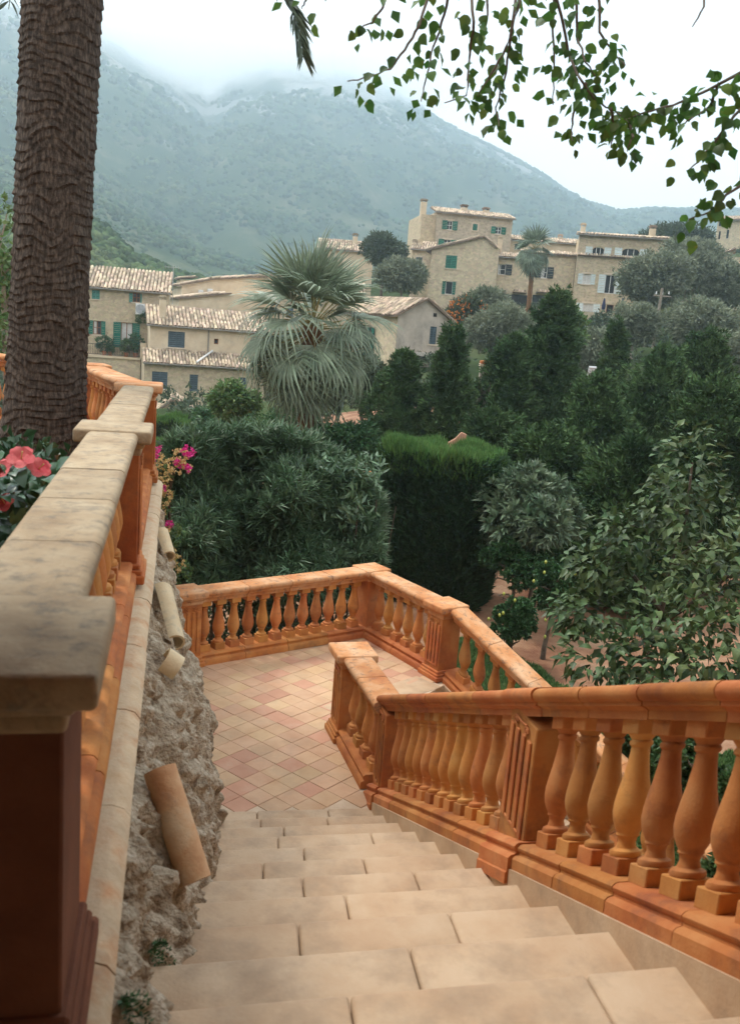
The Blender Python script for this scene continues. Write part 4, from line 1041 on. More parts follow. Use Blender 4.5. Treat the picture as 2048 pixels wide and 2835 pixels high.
def fan_palm(label, heart, base, R, Lp, nfr, nseg, rtr, seed, dry=6, d_el=(78, -72)):
    rg = random.Random(seed); t = thing('fan_palm', label, 'palm', tuple(base))
    vars_ = [(frond_mesh('frond', 'fan', Lp*(.85+.07*i), R, nseg, dr_, sg, seed+i, tl), stalk_mesh(Lp*(.85+.07*i), sg, R*.012)) for i, (dr_, sg, tl) in enumerate(((.18, .0, -.1), (.35, .05, .25), (.6, .12, .6), (.6, .14, .55), (.5, .14, .4)))]
    dryv = (frond_mesh('frond', 'dryfan', Lp*.9, R*.9, nseg, .9, .1, seed+9), stalk_mesh(Lp*.9, .1, R*.014))
    ga = 2.39996
    for i in range(nfr):
        s = i/(nfr-1); el = radians(d_el[0]+(d_el[1]-d_el[0])*s**.85+rg.uniform(-9, 9)); az_ = i*ga+rg.uniform(-.2, .2)
        vi = min(4, int(s*5)); me_, st_ = vars_[vi]
        M = Matrix.Translation(V3(heart)+V3((0, 0, .12*R-.35*R*s))) @ Matrix.Rotation(az_, 4, 'Z') @ Matrix.Rotation(-el, 4, 'Y') @ Matrix.Rotation(rg.uniform(-.45, .45), 4, 'X') @ Matrix.Scale(rg.uniform(.85, 1.1), 4)
        o = link('frond', me_, t, M); link('petiole', st_, o, inherit=False)
    for i in range(dry):
        M = Matrix.Translation(V3(heart)-V3((0, 0, .4*R))) @ Matrix.Rotation(i*2*pi/dry+.4, 4, 'Z') @ Matrix.Rotation(radians(rg.uniform(74, 86)), 4, 'Y') @ Matrix.Scale(.8, 4)
        o = link('dry_frond', dryv[0], t, M); link('petiole', dryv[1], o, inherit=False)
    b_ = V3(base); h_ = V3(heart); pts = []; rr_ = []
    for i in range(25): s = i/24; pts.append(b_.lerp(h_, s)); rr_.append(rtr*(1.12-.1*s+(.06 if i % 2 else 0)+(.28*max(0, s-.75)/.25)))
    MB().tube(pts, rr_, 14).build('trunk', 'fibre', t, smooth=True)
    return t
hp = atd(866, 905, 22.5); bp = V3((atd(838, 1240, 22.5).x, hp.y, gz(hp.x, hp.y)-.2))
fan_palm('big grey-green fan palm with drooping leaf fans in front of the village', hp, bp, 1.28, 1.0, 62, 24, .19, 5, dry=2, d_el=(84, -60))
hp2 = atd(1478, 690, 84); bp2 = V3((atd(1462, 860, 84).x, hp2.y, atd(1462, 880, 84).z))
fan_palm('small distant fan palm on a slim trunk before the terrace houses', hp2, bp2, 1.5, .85, 34, 16, .19, 6, dry=8)

# ---- big date palm on the left
pb = atd(118, 1268, 9.0); pb.z = zb_-.1
t = thing('date_palm', 'thick brown ringed date palm trunk in the raised bed', 'palm', tuple(pb))
ptop = atd(176, -60, 9.0); axis = (ptop-pb); H_ = axis.length*1.35; axis.normalize()
ns, na_ = 420, 90; q = []; f = []
for i in range(ns+1):
    s = i/ns*H_; base_r = .335+.13*math.exp(-s/.35)+.055*math.exp(-((s-2.0)/1.6)**2)*0
    c = pb+axis*s
    base_r *= (1.0+.10*max(0, 1-s/2.2))
    for k in range(na_):
        a = 2*pi*k/na_
        ph = s/.078+.9*noise.noise(V3((cos(a)*1.4, sin(a)*1.4, s*1.3)))*2.2
        saw = (ph % 1.0)
        ring = .024*(1-saw)*(.35+.65*abs(noise.noise(V3((cos(a)*2.6, sin(a)*2.6, math.floor(ph)*3.1)))*2))
        fine = .010*noise.fractal(V3((cos(a)*11, sin(a)*11, s*4)), 1, 2, 3)
        r = base_r-.012+ring+fine
        q.append((c.x+cos(a)*r, c.y+sin(a)*r, c.z))
for i in range(ns):
    for k in range(na_):
        x = i*na_+k; y = i*na_+(k+1) % na_; f.append((x, y, y+na_, x+na_))
MB().add(q, f).build('trunk', 'palmbark', t, smooth=True)
rt = MB()
for k in range(420):
    a = RNG.uniform(0, 2*pi); r = RNG.uniform(.42, .52); z = RNG.uniform(-.02, .16); p = pb+V3((cos(a)*r, sin(a)*r, z)); rt.tube([p, p+V3((cos(a)*.07, sin(a)*.07, -.10))], [.009, .004], 4)
rt.build('root_mat', 'palmbark', t)
def feather(pts, nl, L, nm='frond'):
    pts = [V3(p) for p in pts]; m_ = MB(); m_.tube(pts, [.022*(1-.85*i/(len(pts)-1)) for i in range(len(pts))], 6)
    def at_(s): 
        x = s*(len(pts)-1); i = min(len(pts)-2, int(x)); return pts[i].lerp(pts[i+1], x-i), (pts[i+1]-pts[i]).normalized()
    P, D, N, Ls = [], [], [], []
    for i in range(nl):
        s = .12+.88*i/nl; p, d = at_(s); sd_ = d.cross(V3((0, 0, 1))).normalized(); up_ = sd_.cross(d)
        for sg in (-1, 1):
            P.append(p[:]); D.append((d*1.0+sd_*sg*.75+up_*random.uniform(.0, .35))[:]); Ls.append(L*(1-.55*s)*random.uniform(.85, 1.1))
    V1, F1 = leaves(np.array(P), np.array(D), np.array(Ls), .028, fold=.4, droop=.12)
    o = m_.build(nm, 'feather', t, smooth=True); leafobj('leaflets', [(V1, F1)], 'feather', o, kind=None)
ctop = pb+axis*H_
def arc(p0, p1, sag, n=9): return [V3(p0).lerp(V3(p1), i/n)+V3((0, 0, sag*4*(i/n)*(1-i/n))) for i in range(n+1)]
tip = atd(838, 160, 7.6); sh_ = atd(768, -30, 7.7)
feather([ctop, ctop.lerp(sh_, .35)+V3((0, 0, .55)), ctop.lerp(sh_, .7)+V3((0, 0, .35)), sh_, sh_.lerp(tip, .35)+V3((.05, 0, .03)), sh_.lerp(tip, .7)+V3((.03, 0, .01)), tip], 80, .36)
tip2 = atd(25, 25, 8.0)
feather(arc(ctop, tip2, .5), 50, .38)
for k in range(16):
    a = k*2*pi/16+.15; r = random.uniform(2.2, 3.0); dz = random.uniform(.6, 1.6)
    if -.9 < a-pi*1.5 < .9: dz = 1.8
    feather(arc(ctop, ctop+V3((cos(a)*r, sin(a)*r, dz)), .7), 44, .4)

# ---- hibiscus beside the rail
t = thing('hibiscus_bush', 'glossy hibiscus bush with pink flowers between palm and rail', 'bush', (-2.0, 4.9, zb_))
HL = [leaf_shape('leaf', 'hibiscus_leaf', 1, .62, .4), leaf_shape('leaf', 'hibiscus_leaf', 1, .72, .8)]
P = []; D = []
while len(P) < 330:
    u = random.uniform(-120, 175); v = random.uniform(1275, 1560)
    lim = np.interp(u, [-120, 0, 60, 120, 175], [1290, 1275, 1290, 1262, 1300])
    rail_u = 265-(v-1160)*.79
    if v < lim or u > rail_u+10: continue
    p = atd(u, v, random.uniform(4.2, 5.3)); P.append(p[:]); D.append((random.uniform(-.6, .9), random.uniform(-.9, .2), random.uniform(-.5, .8)))
scatter_leaf_objects(t, HL, np.array(P)[:300], np.array(D)[:300], RNG.uniform(.07, .13, 300), up=(0, -.4, 1))
pin = np.stack([RNG.uniform(-3.2, -1.65, 700), RNG.uniform(4.6, 6.3, 700), RNG.uniform(zb_, zb_+.62, 700)], 1); 
kx = pin[:, 0] < (RC.x-.30-.2223*(pin[:, 1]-2.04)); pin = pin[kx]
V1, F1 = tufts(pin, rdir(len(pin))+np.array([0, -.3, .5]), 5, .1, .06, 1., jit=.08); leafobj('inner_foliage', [(V1, F1)], 'hibiscus_leaf', t)
sm = MB()
for k in range(14): p = V3((random.uniform(-2.6, -1.75), random.uniform(4.7, 5.6), zb_)); sm.tube([p, p+V3((random.uniform(-.1, .1), random.uniform(-.1, .1), .5))], [.012, .006], 5)
sm.build('stem', 'bark', t)
def petals():
    q = []; f = []
    for k in range(5):
        a0 = 2*pi*k/5; n = len(q)
        for i in range(5):
            s = i/4; r = s; w = .52*sin(pi*min(1, .16+s*.70))
            for j in (-1, 0, 1):
                aa = a0; q.append((r*cos(aa)-j*w*sin(aa), r*sin(aa)+j*w*cos(aa), .42*s-.22*s*s*s+.06*(j*j)*s+.05*sin(9*s+k)))
        for i in range(4):
            for j in range(2): x = n+i*3+j; f.append((x, x+3, x+4, x+1))
    return MB().add(q, f).mesh('flower', 'hibiscus', True)
fm = petals(); stm = MB().tube([(0, 0, 0), (.1, 0, .5), (.2, 0, .95)], [.05, .04, .06], 6).mesh('stamen', 'cream', True)
for u, v, s, tx, ty in ((60, 1270, .062, 1.0, .2), (12, 1302, .058, .9, -.5), (108, 1298, .055, .8, .6), (15, 1395, .05, 1.1, -.3), (-60, 1330, .055, 1, 0)):
    M = Matrix.Translation(atd(u, v, 4.25)) @ Matrix.Rotation(ty, 4, 'Y') @ Matrix.Rotation(tx*.75, 4, 'X') @ Matrix.Scale(s, 4)
    o = link('flower', fm, t, M); link('stamen', stm, o, inherit=False)

# ---- bougainvillea between rock and oleander
t = thing('bougainvillea', 'bougainvillea with magenta and faded cream flowers spilling beside the rock', 'bush', tuple(atd(450, 1640, 10.3)))
def cl(pts, n, rpx, d, mt, nm, L, nl=6, Wf=.75):
    Ps = []
    for u, v, k in pts:
        for q in range(int(n*k)):
            a = random.uniform(0, 2*pi); r = rpx*math.sqrt(random.random())*k**.5
            Ps.append(atd(u+cos(a)*r, v+sin(a)*r, d+random.uniform(-.12, .12))[:])
    V1, F1 = tufts(np.array(Ps), rdir(len(Ps))+np.array([0, -.5, .2]), nl, L, L*Wf, 1.0, jit=L*.4); return leafobj(nm, [(V1, F1)], mt, t)
cl([(522, 1250, 1.3), (497, 1282, .8), (520, 1298, .6), (468, 1452, .7), (436, 1245, .5), (458, 1350, .25), (430, 1265, .4)], 15, 15, 10.0, 'magenta', 'magenta_flowers', .035)
cl([(500, 1265, 1), (470, 1290, .8), (445, 1330, 1.2), (455, 1375, 1), (440, 1420, .8), (452, 1470, .7), (470, 1535, .8), (495, 1560, .7), (460, 1600, .6), (435, 1275, .8), (510, 1295, .6)], 30, 24, 10.05, 'cream', 'faded_flowers', .032)
cl([(450, 1300, 1), (440, 1400, 1), (470, 1480, 1), (440, 1500, 1), (460, 1570, 1), (500, 1580, 1), (440, 1640, 1), (430, 1350, 1)], 36, 34, 10.25, 'vine', 'foliage', .05)
sm = MB()
for k in range(9): p = atd(random.uniform(435, 490), 1660, 10.4); p.z = -1.5; sm.tube([p, atd(random.uniform(440, 480), 1450, 10.4), atd(random.uniform(435, 520), 1280, 10.2)], [.02, .014, .006], 5)
sm.build('stem', 'bark', t)

# ---- bare shrub left of the palm trunk
t = thing('thin_shrub', 'half-bare pale-stemmed shrub left of the palm trunk', 'bush', tuple(atd(20, 1000, 13)))
m_ = MB()
for pts, r in (([(20, 1050), (12, 880), (10, 760), (-5, 600)], .05), ([(12, 860), (40, 790), (62, 745)], .025), ([(8, 720), (40, 680), (66, 632)], .018), ([(10, 760), (40, 730), (62, 660)], .014), ([(-5, 690), (15, 620), (20, 590)], .016), ([(12, 700), (50, 700), (70, 665)], .012)):
    n = len(pts); m_.tube([atd(u, v, 13) for u, v in pts], [r*(1-.7*i/(n-1)) for i in range(n)], 6)
m_.build('branch', 'palebark', t, smooth=True)
Ps = [atd(random.gauss(15, 30), v, 13+random.uniform(-.3, .5))[:] for v in np.concatenate([RNG.uniform(560, 700, 16), RNG.uniform(690, 1010, 150)])]
V1, F1 = tufts(np.array(Ps), rdir(len(Ps)), 7, .11, .055, 1.0, jit=.1); leafobj('foliage', [(V1, F1)], 'vine', t)
crown_tree('leafy_shrub', 'dark leafy shrub behind the half-bare shrub at the terrace edge', 'bush', -10, 850, 17, 190, 260, 'citrus', 260, 16, .13, .07, seed=81)

# ---- ferns in the rock
for lab, (u, v) in (('small green fern tuft where the rock meets the steps', (415, 2630)), ('tiny fern tuft in the rock under the ledge', (335, 2770))):
    hit = rock_bvh.ray_cast(EYE, ray(u, v).normalized())[0] or atd(u, v, 2.6)
    t = thing('fern', lab, 'fern', tuple(hit))
    for k in range(9):
        d = V3((random.uniform(.1, 1), random.uniform(-.7, .5), random.uniform(-.4, .7))).normalized(); pts = [hit+d*(.013*i)+V3((0, 0, -.0016*i*i)) for i in range(7)]
        P = np.array([p[:] for p in pts for _ in (0, 1)]); D = np.array([(d+d.cross(V3((0, 0, 1)))*s)[:] for p in pts for s in (-1.3, 1.3)])
        V1, F1 = leaves(P, D, .02, .008); leafobj('fern_leaf', [(V1, F1)], 'citrus', t, kind=None)

# ---- branches hanging in from the tree overhead
t = thing('overhanging_branch', 'leafy branches hanging down from a tree overhead', 'branch', tuple(atd(1600, -200, 5)))
lines = [([(1528, -60), (1575, 150), (1605, 220), (1650, 280), (1705, 312), (1745, 345)], 4.9), ([(2110, 165), (1985, 235), (1880, 285), (1800, 310), (1720, 330), (1690, 350)], 4.9),
         ([(2110, 240), (2030, 320), (1975, 395), (1930, 450), (1905, 470)], 4.8), ([(2110, 470), (2010, 540), (1960, 590), (1905, 607)], 4.8),
         ([(1432, -60), (1410, 110), (1370, 190), (1340, 235), (1322, 268)], 4.9), ([(1205, -60), (1160, 70), (1120, 140), (1080, 190), (1020, 215), (962, 225)], 4.9),
         ([(1303, -60), (1310, 60), (1300, 160), (1292, 265), (1230, 285)], 4.8), ([(1540, -60), (1530, 60), (1532, 200), (1530, 290)], 5.0), ([(1590, -60), (1597, 100), (1620, 170), (1660, 230)], 5.0),
         ([(1460, -60), (1420, 60), (1400, 200), (1372, 300), (1380, 350)], 4.8), ([(1080, -60), (1060, 20), (1030, 60), (985, 85)], 4.9), ([(1250, -60), (1230, 40), (1200, 130), (1175, 230), (1165, 280)], 5.0),
         ([(1655, -60), (1660, 90), (1700, 150), (1730, 180)], 5.0), ([(1340, -60), (1350, 40), (1335, 110)], 5.0), ([(1950, -60), (1945, 20), (1915, 75)], 5.0), ([(860, -60), (848, 0), (835, 25)], 5.0), ([(930, -60), (905, -10), (900, 5)], 5.0),
         ([(1990, 230), (1960, 300), (1910, 330), (1880, 350)], 4.9), ([(1620, 230), (1590, 300), (1580, 360), (1585, 390)], 4.9), ([(1690, 300), (1700, 360), (1690, 410)], 4.9), ([(1740, 320), (1750, 380), (1735, 420)], 4.9)]
Pl, Dl = [], []
dens = [1.1, 1.8, 1.9, 1.6, .9, .65, .9, .75, .9, 1.0, .8, .9, .9, .8, 0, .8, .6, 1, 1.2, 1, 1]
for (ln, d), dn in zip(lines, dens):
    pts = [atd(u, v, d+.12*sin(u*.05+v*.03)) for u, v in ln]; n = len(pts)
    # smooth
    sp = []
    for i in range(n-1):
        for q in range(4): sp.append(pts[i].lerp(pts[i+1], q/4)+V3(rdir(1)[0])*.004)
    sp.append(pts[-1]); k = len(sp)
    MB().tube(sp, [.0075*(1-.8*i/(k-1))+.0012 for i in range(k)], 5).build('twig', 'bark', t, smooth=True)
    tot = sum((pts[i+1]-pts[i]).length for i in range(n-1)); nl = int(tot*44*dn)
    for j in range(nl):
        s = (j+random.random())/max(1, nl)*(k-1); i = min(k-2, int(s)); p = sp[i].lerp(sp[i+1], s-i); dd = V3((random.uniform(-1, 1), random.uniform(-1, 1), random.uniform(-1.0, .35))).normalized()
        q = p+dd*random.uniform(.015, .11); Pl.append(q[:]); Dl.append((dd.x, dd.y*.6, dd.z-.75))
HB = []
for k in range(4):
    xs = [0, .1, .28, .5, .72, .9, 1]; ws = [.15, .62, .95, .92, .62, .26, .02]; q = []; f = []; rg = random.Random(k)
    for x, w in zip(xs, ws):
        wl, wr = w*rg.uniform(.85, 1.1), w*rg.uniform(.85, 1.1); z = -.25*(x-.3)**2+rg.uniform(-.02, .02); fo = rg.uniform(.05, .22)
        q += [(x, -wl*.45, z+fo*wl), (x, 0, z), (x, wr*.45, z+fo*wr)]
    for i in range(6): a = i*3; f += [(a, a+3, a+4, a+1), (a+1, a+4, a+5, a+2)]
    HB.append(MB().add(q, f).mesh('leaf', 'hang', True))
ids = list(range(len(Pl))); random.shuffle(ids); rest = ids[300:]; ids = ids[:300]
scatter_leaf_objects(t, HB, np.array(Pl)[ids], np.array(Dl)[ids], RNG.uniform(.04, .072, len(ids)), up=(0, -1, .3), jit=.9)
print('hanging leaves', len(Pl))
if rest:
    V1, F1 = leaves(np.array(Pl)[rest], np.array(Dl)[rest], RNG.uniform(.045, .075, len(rest)), RNG.uniform(.035, .055, len(rest)), N=np.tile([0, -1, .3], (len(rest), 1))+rdir(len(rest))*.9)
    leafobj('foliage', [(V1, F1)], 'hang', t)

# ---- scrub between the houses
n = 420; aa = RNG.uniform(-27, 25, n); rr2 = RNG.uniform(42, 175, n); x = rr2*np.sin(np.radians(aa)); y = rr2*np.cos(np.radians(aa))
P0 = np.stack([x, y, ground(x, y)], 1); sz_ = RNG.uniform(.5, 1.3, n)*(rr2/80)**.5; Ps = []
for p, s_ in zip(P0, sz_): q, _ = ell_points(22, p+np.array([0, 0, s_*.5]), (s_*1.1, s_*1.1, s_*.8), .4); Ps.append(q)
P = np.concatenate(Ps); V1, F1 = tufts(P, rdir(len(P))+np.array([0, 0, .5]), 12, .38, .15, 1., jit=.25)
tag(leafobj('scrub', [(V1, F1)], 'darkolive'), 'low scrub and bushes between the village houses', 'scrub', kind='stuff')

# ================================================================== VILLAGE
TILE_V = []
def tile_mesh(L=.46, r=.105):
    q = []; f = []; n = 6
    for lay in (0, 1):
        for i, x in enumerate((0, L)):
            rr_ = (r if i == 0 else r*.82)-lay*.016
            for k in range(n+1):
                a = pi*k/n; q.append((x, rr_*cos(a), rr_*sin(a)*.85+(.012 if i else 0)))
    m_ = n+1
    for k in range(n):
        f.append((k, k+1, m_+k+1, m_+k)); f.append((2*m_+k, 3*m_+k, 3*m_+k+1, 2*m_+k+1)); f.append((k, 2*m_+k, 2*m_+k+1, k+1))
    return MB().add(q, f).mesh('roof_tile', 'rooftile', True)
TME = tile_mesh()
def tiled_slope(parent_roof, E0, E1, up, length, pitch=.235, row=.40, cap=290, rows=None, over=.08):
    """barrel tiles on a slope: eave from E0 to E1, up = unit vector up the slope"""
    e = (E1-E0); Wd = e.length; e = e.normalized(); up = up.normalized(); nrm = e.cross(up)
    if nrm.z < 0: nrm = -nrm
    nc = max(1, int(Wd/pitch)); nr_ = max(1, int(length/row)) if rows is None else rows
    while nc*nr_ > cap: pitch *= 1.06; row *= 1.06; nc = max(1, int(Wd/pitch)); nr_ = max(1, int(length/row)) if rows is None else rows
    k = pitch/.235; rk = row/.40
    for i in range(nc):
        for j in range(nr_):
            p = E0+e*((i+.5)*Wd/nc+random.gauss(0, .012))+up*(j*row-over+random.gauss(0, .03))+nrm*(.025+random.gauss(0, .010))
            x = (up+e*random.gauss(0, .03)+nrm*(.09)).normalized(); y = nrm.cross(x).normalized(); z = x.cross(y)
            M = Matrix((x*rk, y*k, z*k)).transposed().to_4x4(); M.translation = p
            link('roof_tile', TME, parent_roof, M)

class Facade:
    """vertical facade plane. Local frame: x along the wall (to the right in view), y outwards to the viewer, z up."""
    def __init__(s, u, v, d, yaw):
        s.P = atd(u, v, d); vd = V3((s.P.x, s.P.y, 0)).normalized(); r = V3((vd.y, -vd.x, 0))
        a = radians(yaw); s.x = (r*cos(a)+vd*sin(a)).normalized(); s.n = V3((s.x.y, -s.x.x, 0))
        if s.n.dot(vd) > 0: s.n = -s.n
        s.M = Matrix((s.x, s.n, V3((0, 0, 1)))).transposed().to_4x4(); s.M.translation = V3((s.P.x, s.P.y, 0))
        s.Mi = s.M.inverted()
    def sz(s, u, v):
        r = ray(u, v); k = (s.P-EYE).dot(s.n)/r.dot(s.n); q = s.Mi @ (EYE+r*k); return q.x, q.z
    def rect(s, u0, v0, u1, v1):
        vc = (v0+v1)/2; uc = (u0+u1)/2
        return s.sz(u0, vc)[0], s.sz(u1, vc)[0], s.sz(uc, v1)[1], s.sz(uc, v0)[1]
def wall_mesh(M, x0, x1, z0, z1, holes, depth, thick=.22, gable=None):
    """front wall with real openings plus sides, back and top"""
    mb = MB(M); xs = sorted({x0, x1, *[h for r in holes for h in r[:2]]}); zs = sorted({z0, z1, *[h for r in holes for h in r[2:4]]})
    for i in range(len(xs)-1):
        for j in range(len(zs)-1):
            cx, cz = (xs[i]+xs[i+1])/2, (zs[j]+zs[j+1])/2
            if any(r[0] < cx < r[1] and r[2] < cz < r[3] for r in holes): continue
            mb.add([(xs[i], 0, zs[j]), (xs[i+1], 0, zs[j]), (xs[i+1], 0, zs[j+1]), (xs[i], 0, zs[j+1])], [(0, 1, 2, 3)])
    for a, b_, c_, d_ in [r[:4] for r in holes]:
        q = [(a, 0, c_), (b_, 0, c_), (b_, 0, d_), (a, 0, d_), (a, -thick, c_), (b_, -thick, c_), (b_, -thick, d_), (a, -thick, d_)]
        mb.add(q, [(0, 4, 5, 1), (1, 5, 6, 2), (2, 6, 7, 3), (3, 7, 4, 0)])
    D = -depth
    mb.add([(x0, 0, z0), (x1, 0, z0), (x1, D, z0), (x0, D, z0), (x0, 0, z1), (x1, 0, z1), (x1, D, z1), (x0, D, z1)], [(0, 3, 7, 4), (1, 5, 6, 2), (2, 6, 7, 3), (4, 7, 6, 5)])
    return mb
def louvre(M, x0, x1, z0, z1, y, mt, parent, ang=0., nm='shutter'):
    """slatted shutter leaf, hinged at x0 (swings by ang)"""
    Mx = M @ Matrix.Translation((x0, y, 0)) @ Matrix.Rotation(ang, 4, 'Z'); w = x1-x0; mb = MB(Mx); s = 1 if w > 0 else -1; w = abs(w); f = .055
    q = lambda a, b_: (min(s*a, s*b_), max(s*a, s*b_))
    mb.box(*q(0, f), 0, .04, z0, z1); mb.box(*q(w-f, w), 0, .04, z0, z1)
    mb.box(*q(f, w-f), .001, .039, z0, z0+f); mb.box(*q(f, w-f), .001, .039, z1-f, z1); n = max(3, int((z1-z0)/.16))
    mb.box(*q(f, w-f), .001, .039, (z0+z1)/2-f/2, (z0+z1)/2+f/2)
    for i in range(n):
        zc = z0+f+(z1-z0-2*f)*(i+.5)/n; a, b_ = q(f, w-f); h = (z1-z0-2*f)/n*.62
        mb.add([(a, .004, zc+h*.6), (b_, .004, zc+h*.6), (b_, .032, zc-h*.6), (a, .032, zc-h*.6), (a, .0, zc+h*.5), (b_, .0, zc+h*.5), (b_, .026, zc-h*.7), (a, .026, zc-h*.7)], [(0, 1, 2, 3), (7, 6, 5, 4), (0, 4, 5, 1), (2, 6, 7, 3)])
    return mb.build(nm, mt, parent)
def window(F, t, r, kind='dark', shut=None, sm='teal', frame='white', sill=True, surround=None, mullions=(1, 1), shutw=None):
    """fill opening r. shut: 'open', 'closed', 'ajar' or None"""
    x0, x1, z0, z1 = r; M = F.M; w = x1-x0; h = z1-z0
    fw = .055
    mb = MB(M); y0, y1 = -.19, -.13
    for a in (x0+.001, x1-fw-.001): mb.box(a, a+fw, y0, y1, z0, z1)
    mb.box(x0+fw, x1-fw, y0, y1, z0, z0+fw); mb.box(x0+fw, x1-fw, y0, y1, z1-fw, z1)
    for i in range(1, mullions[0]+1): xc = x0+w*i/(mullions[0]+1); mb.box(xc-.03, xc+.03, y0, y1-.002, z0+fw, z1-fw)
    for i in range(1, mullions[1]+1): zc = z0+h*i/(mullions[1]+1); mb.box(x0+fw, x1-fw, y0, y1-.004, zc-.02, zc+.02)
    wf = mb.build('window', frame, t)
    MB(M).box(x0+.01, x1-.01, -.185, -.170, z0+.01, z1-.01).build('pane', 'curtain' if kind == 'curtain' else 'glass', wf)
    if kind == 'half':
        MB(M).box(x0+.02, x0+w*.42, -.168, -.155, z0+.03, z1-.03).build('curtain', 'curtain', wf)
    if sill: MB(M).box(x0-.10, x1+.10, -.05, .07, z0-.09, z0-.003).build('sill', 'surround', wf)
    if surround:
        mb = MB(M); s_ = .16
        mb.box(x0-s_, x0-.002, -.02, .02, z0, z1+s_); mb.box(x1+.002, x1+s_, -.02, .02, z0, z1+s_); mb.box(x0, x1, -.02, .019, z1+.002, z1+s_); mb.build('surround', 'surround', wf)
    sw = shutw or w/2
    if shut == 'open': louvre(M, x0, x0-sw, z0, z1, .025, sm, wf); louvre(M, x1, x1+sw, z0, z1, .025, sm, wf)
    if shut == 'ajar': louvre(M, x0, x0-sw*.9, z0, z1, .03, sm, wf, -.5); louvre(M, x1, x1+sw*.9, z0, z1, .03, sm, wf, .5)
    if shut == 'closed': louvre(M, x0, x0+w/2-.004, z0, z1, -.05, sm, wf); louvre(M, x1, x1-w/2+.004, z0, z1, -.05, sm, wf)
    return wf
def chimney(t, F, u0, v0, u1, v1, y=-1.5, mt='plaster'):
    x0, x1, z0, z1 = F.rect(u0, v0, u1, v1); k = 1.0; c = MB(F.M); w = max(.45, x1-x0)
    cc = (x0+x1)/2; c.box(cc-w/2, cc+w/2, y-w, y, z0-1.2, z1-.25); o = c.build('chimney', mt, t, bev=.02)
    c = MB(F.M)
    for sx in (-1, 1):
        for sy in (0, 1): c.box(cc+sx*w*.38-.07, cc+sx*w*.38+.07, y-w*.14-sy*w*.68-.07, y-w*.14-sy*w*.68+.07, z1-.25, z1-.08)
    c.box(cc-w*.62, cc+w*.62, y-w*1.1, y+w*.1, z1-.08, z1+.02); c.box(cc-w*.45, cc+w*.45, y-w*.95, y-w*.05, z1+.021, z1+.10); c.build('chimney_cap', 'rooftile', o)
    return o
def roof_front(t, F, x0, x1, z, rise, run, mt='roofbed', over=.3, side=.25, gut=True, cap=290, rows=None, row=.40):
    """single slope facing the viewer: eave along the facade top, rising away"""
    mb = MB(F.M); a, b_ = x0-side, x1+side; y0 = over; y1 = -run; zz = z-over*rise/run
    mb.add([(a, y0, zz), (b_, y0, zz), (b_, y1, z+rise), (a, y1, z+rise), (a, y0, zz-.10), (b_, y0, zz-.10), (b_, y1, z+rise-.14), (a, y1, z+rise-.14)],
           [(0, 1, 2, 3), (7, 6, 5, 4), (0, 4, 5, 1), (1, 5, 6, 2), (2, 6, 7, 3), (3, 7, 4, 0)])
    rf = mb.build('roof', mt, t)
    E0 = F.M @ V3((a, y0, zz)); E1 = F.M @ V3((b_, y0, zz)); T = F.M @ V3((a, y1, z+rise)); up = (T-E0)
    tiled_slope(rf, E0, E1, up, up.length, cap=cap, rows=rows, row=row)
    if gut:
        p0 = F.M @ V3((a, y0+.06, zz-.06)); p1 = F.M @ V3((b_, y0+.06, zz-.06)); MB().tube([p0, p1], .06, 8).build('gutter', 'gutter', rf, smooth=True)
    return rf
def roof_side(t, F, x0, x1, zl, zr, depth, over=.3, cap=290, mt='roofbed', tiles=True, th=.12, y_front=.25, rows=None):
    """slope running along the facade: from (x0,zl) to (x1,zr), seen from the gable side; extends back by depth"""
    mb = MB(F.M); q = [(x0, y_front, zl), (x1, y_front, zr), (x1, -depth, zr), (x0, -depth, zl)]
    mb.add(q+[(x, y, z-th) for x, y, z in q], [(0, 1, 2, 3), (7, 6, 5, 4), (0, 4, 5, 1), (1, 5, 6, 2), (2, 6, 7, 3), (3, 7, 4, 0)])
    rf = mb.build('roof', mt, t)
    if tiles:
        lo, hi = ((x0, zl), (x1, zr)) if zl < zr else ((x1, zr), (x0, zl))
        E0 = F.M @ V3((lo[0], y_front, lo[1])); E1 = F.M @ V3((lo[0], -depth, lo[1])); T = F.M @ V3((hi[0], y_front, hi[1])); up = T-E0
        tiled_slope(rf, E0, E1, up, up.length, cap=cap, rows=rows)
    return rf
def house(label, F, u0, u1, vtop, vbot, depth, mt, wins=(), x0=None, x1=None, extra=1.5):
    vc = (vtop+vbot)/2
    a = F.sz(u0, vc)[0]; b_ = F.sz(u1, vc)[0]; uc = (u0+u1)/2; z1 = F.sz(uc, vtop)[1]; z0 = F.sz(uc, vbot)[1]-extra
    P = F.M @ V3(((a+b_)/2, -depth/2, z0)); t = thing('stone_house', label, 'house', tuple(P), 'village houses')
    holes = []
    for w in wins:
        r = F.rect(*w[0]); r = (max(r[0], a+.05), min(r[1], b_-.05), max(r[2], z0+.05), min(r[3], z1-.08)); holes.append(r)
    wall_mesh(F.M, a, b_, z0, z1, holes, depth).build('wall', mt, t)
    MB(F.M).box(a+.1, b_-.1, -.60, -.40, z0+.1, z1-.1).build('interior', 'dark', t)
    for r, w in zip(holes, wins): window(F, t, r, **w[1])
    return t, a, b_, z0, z1

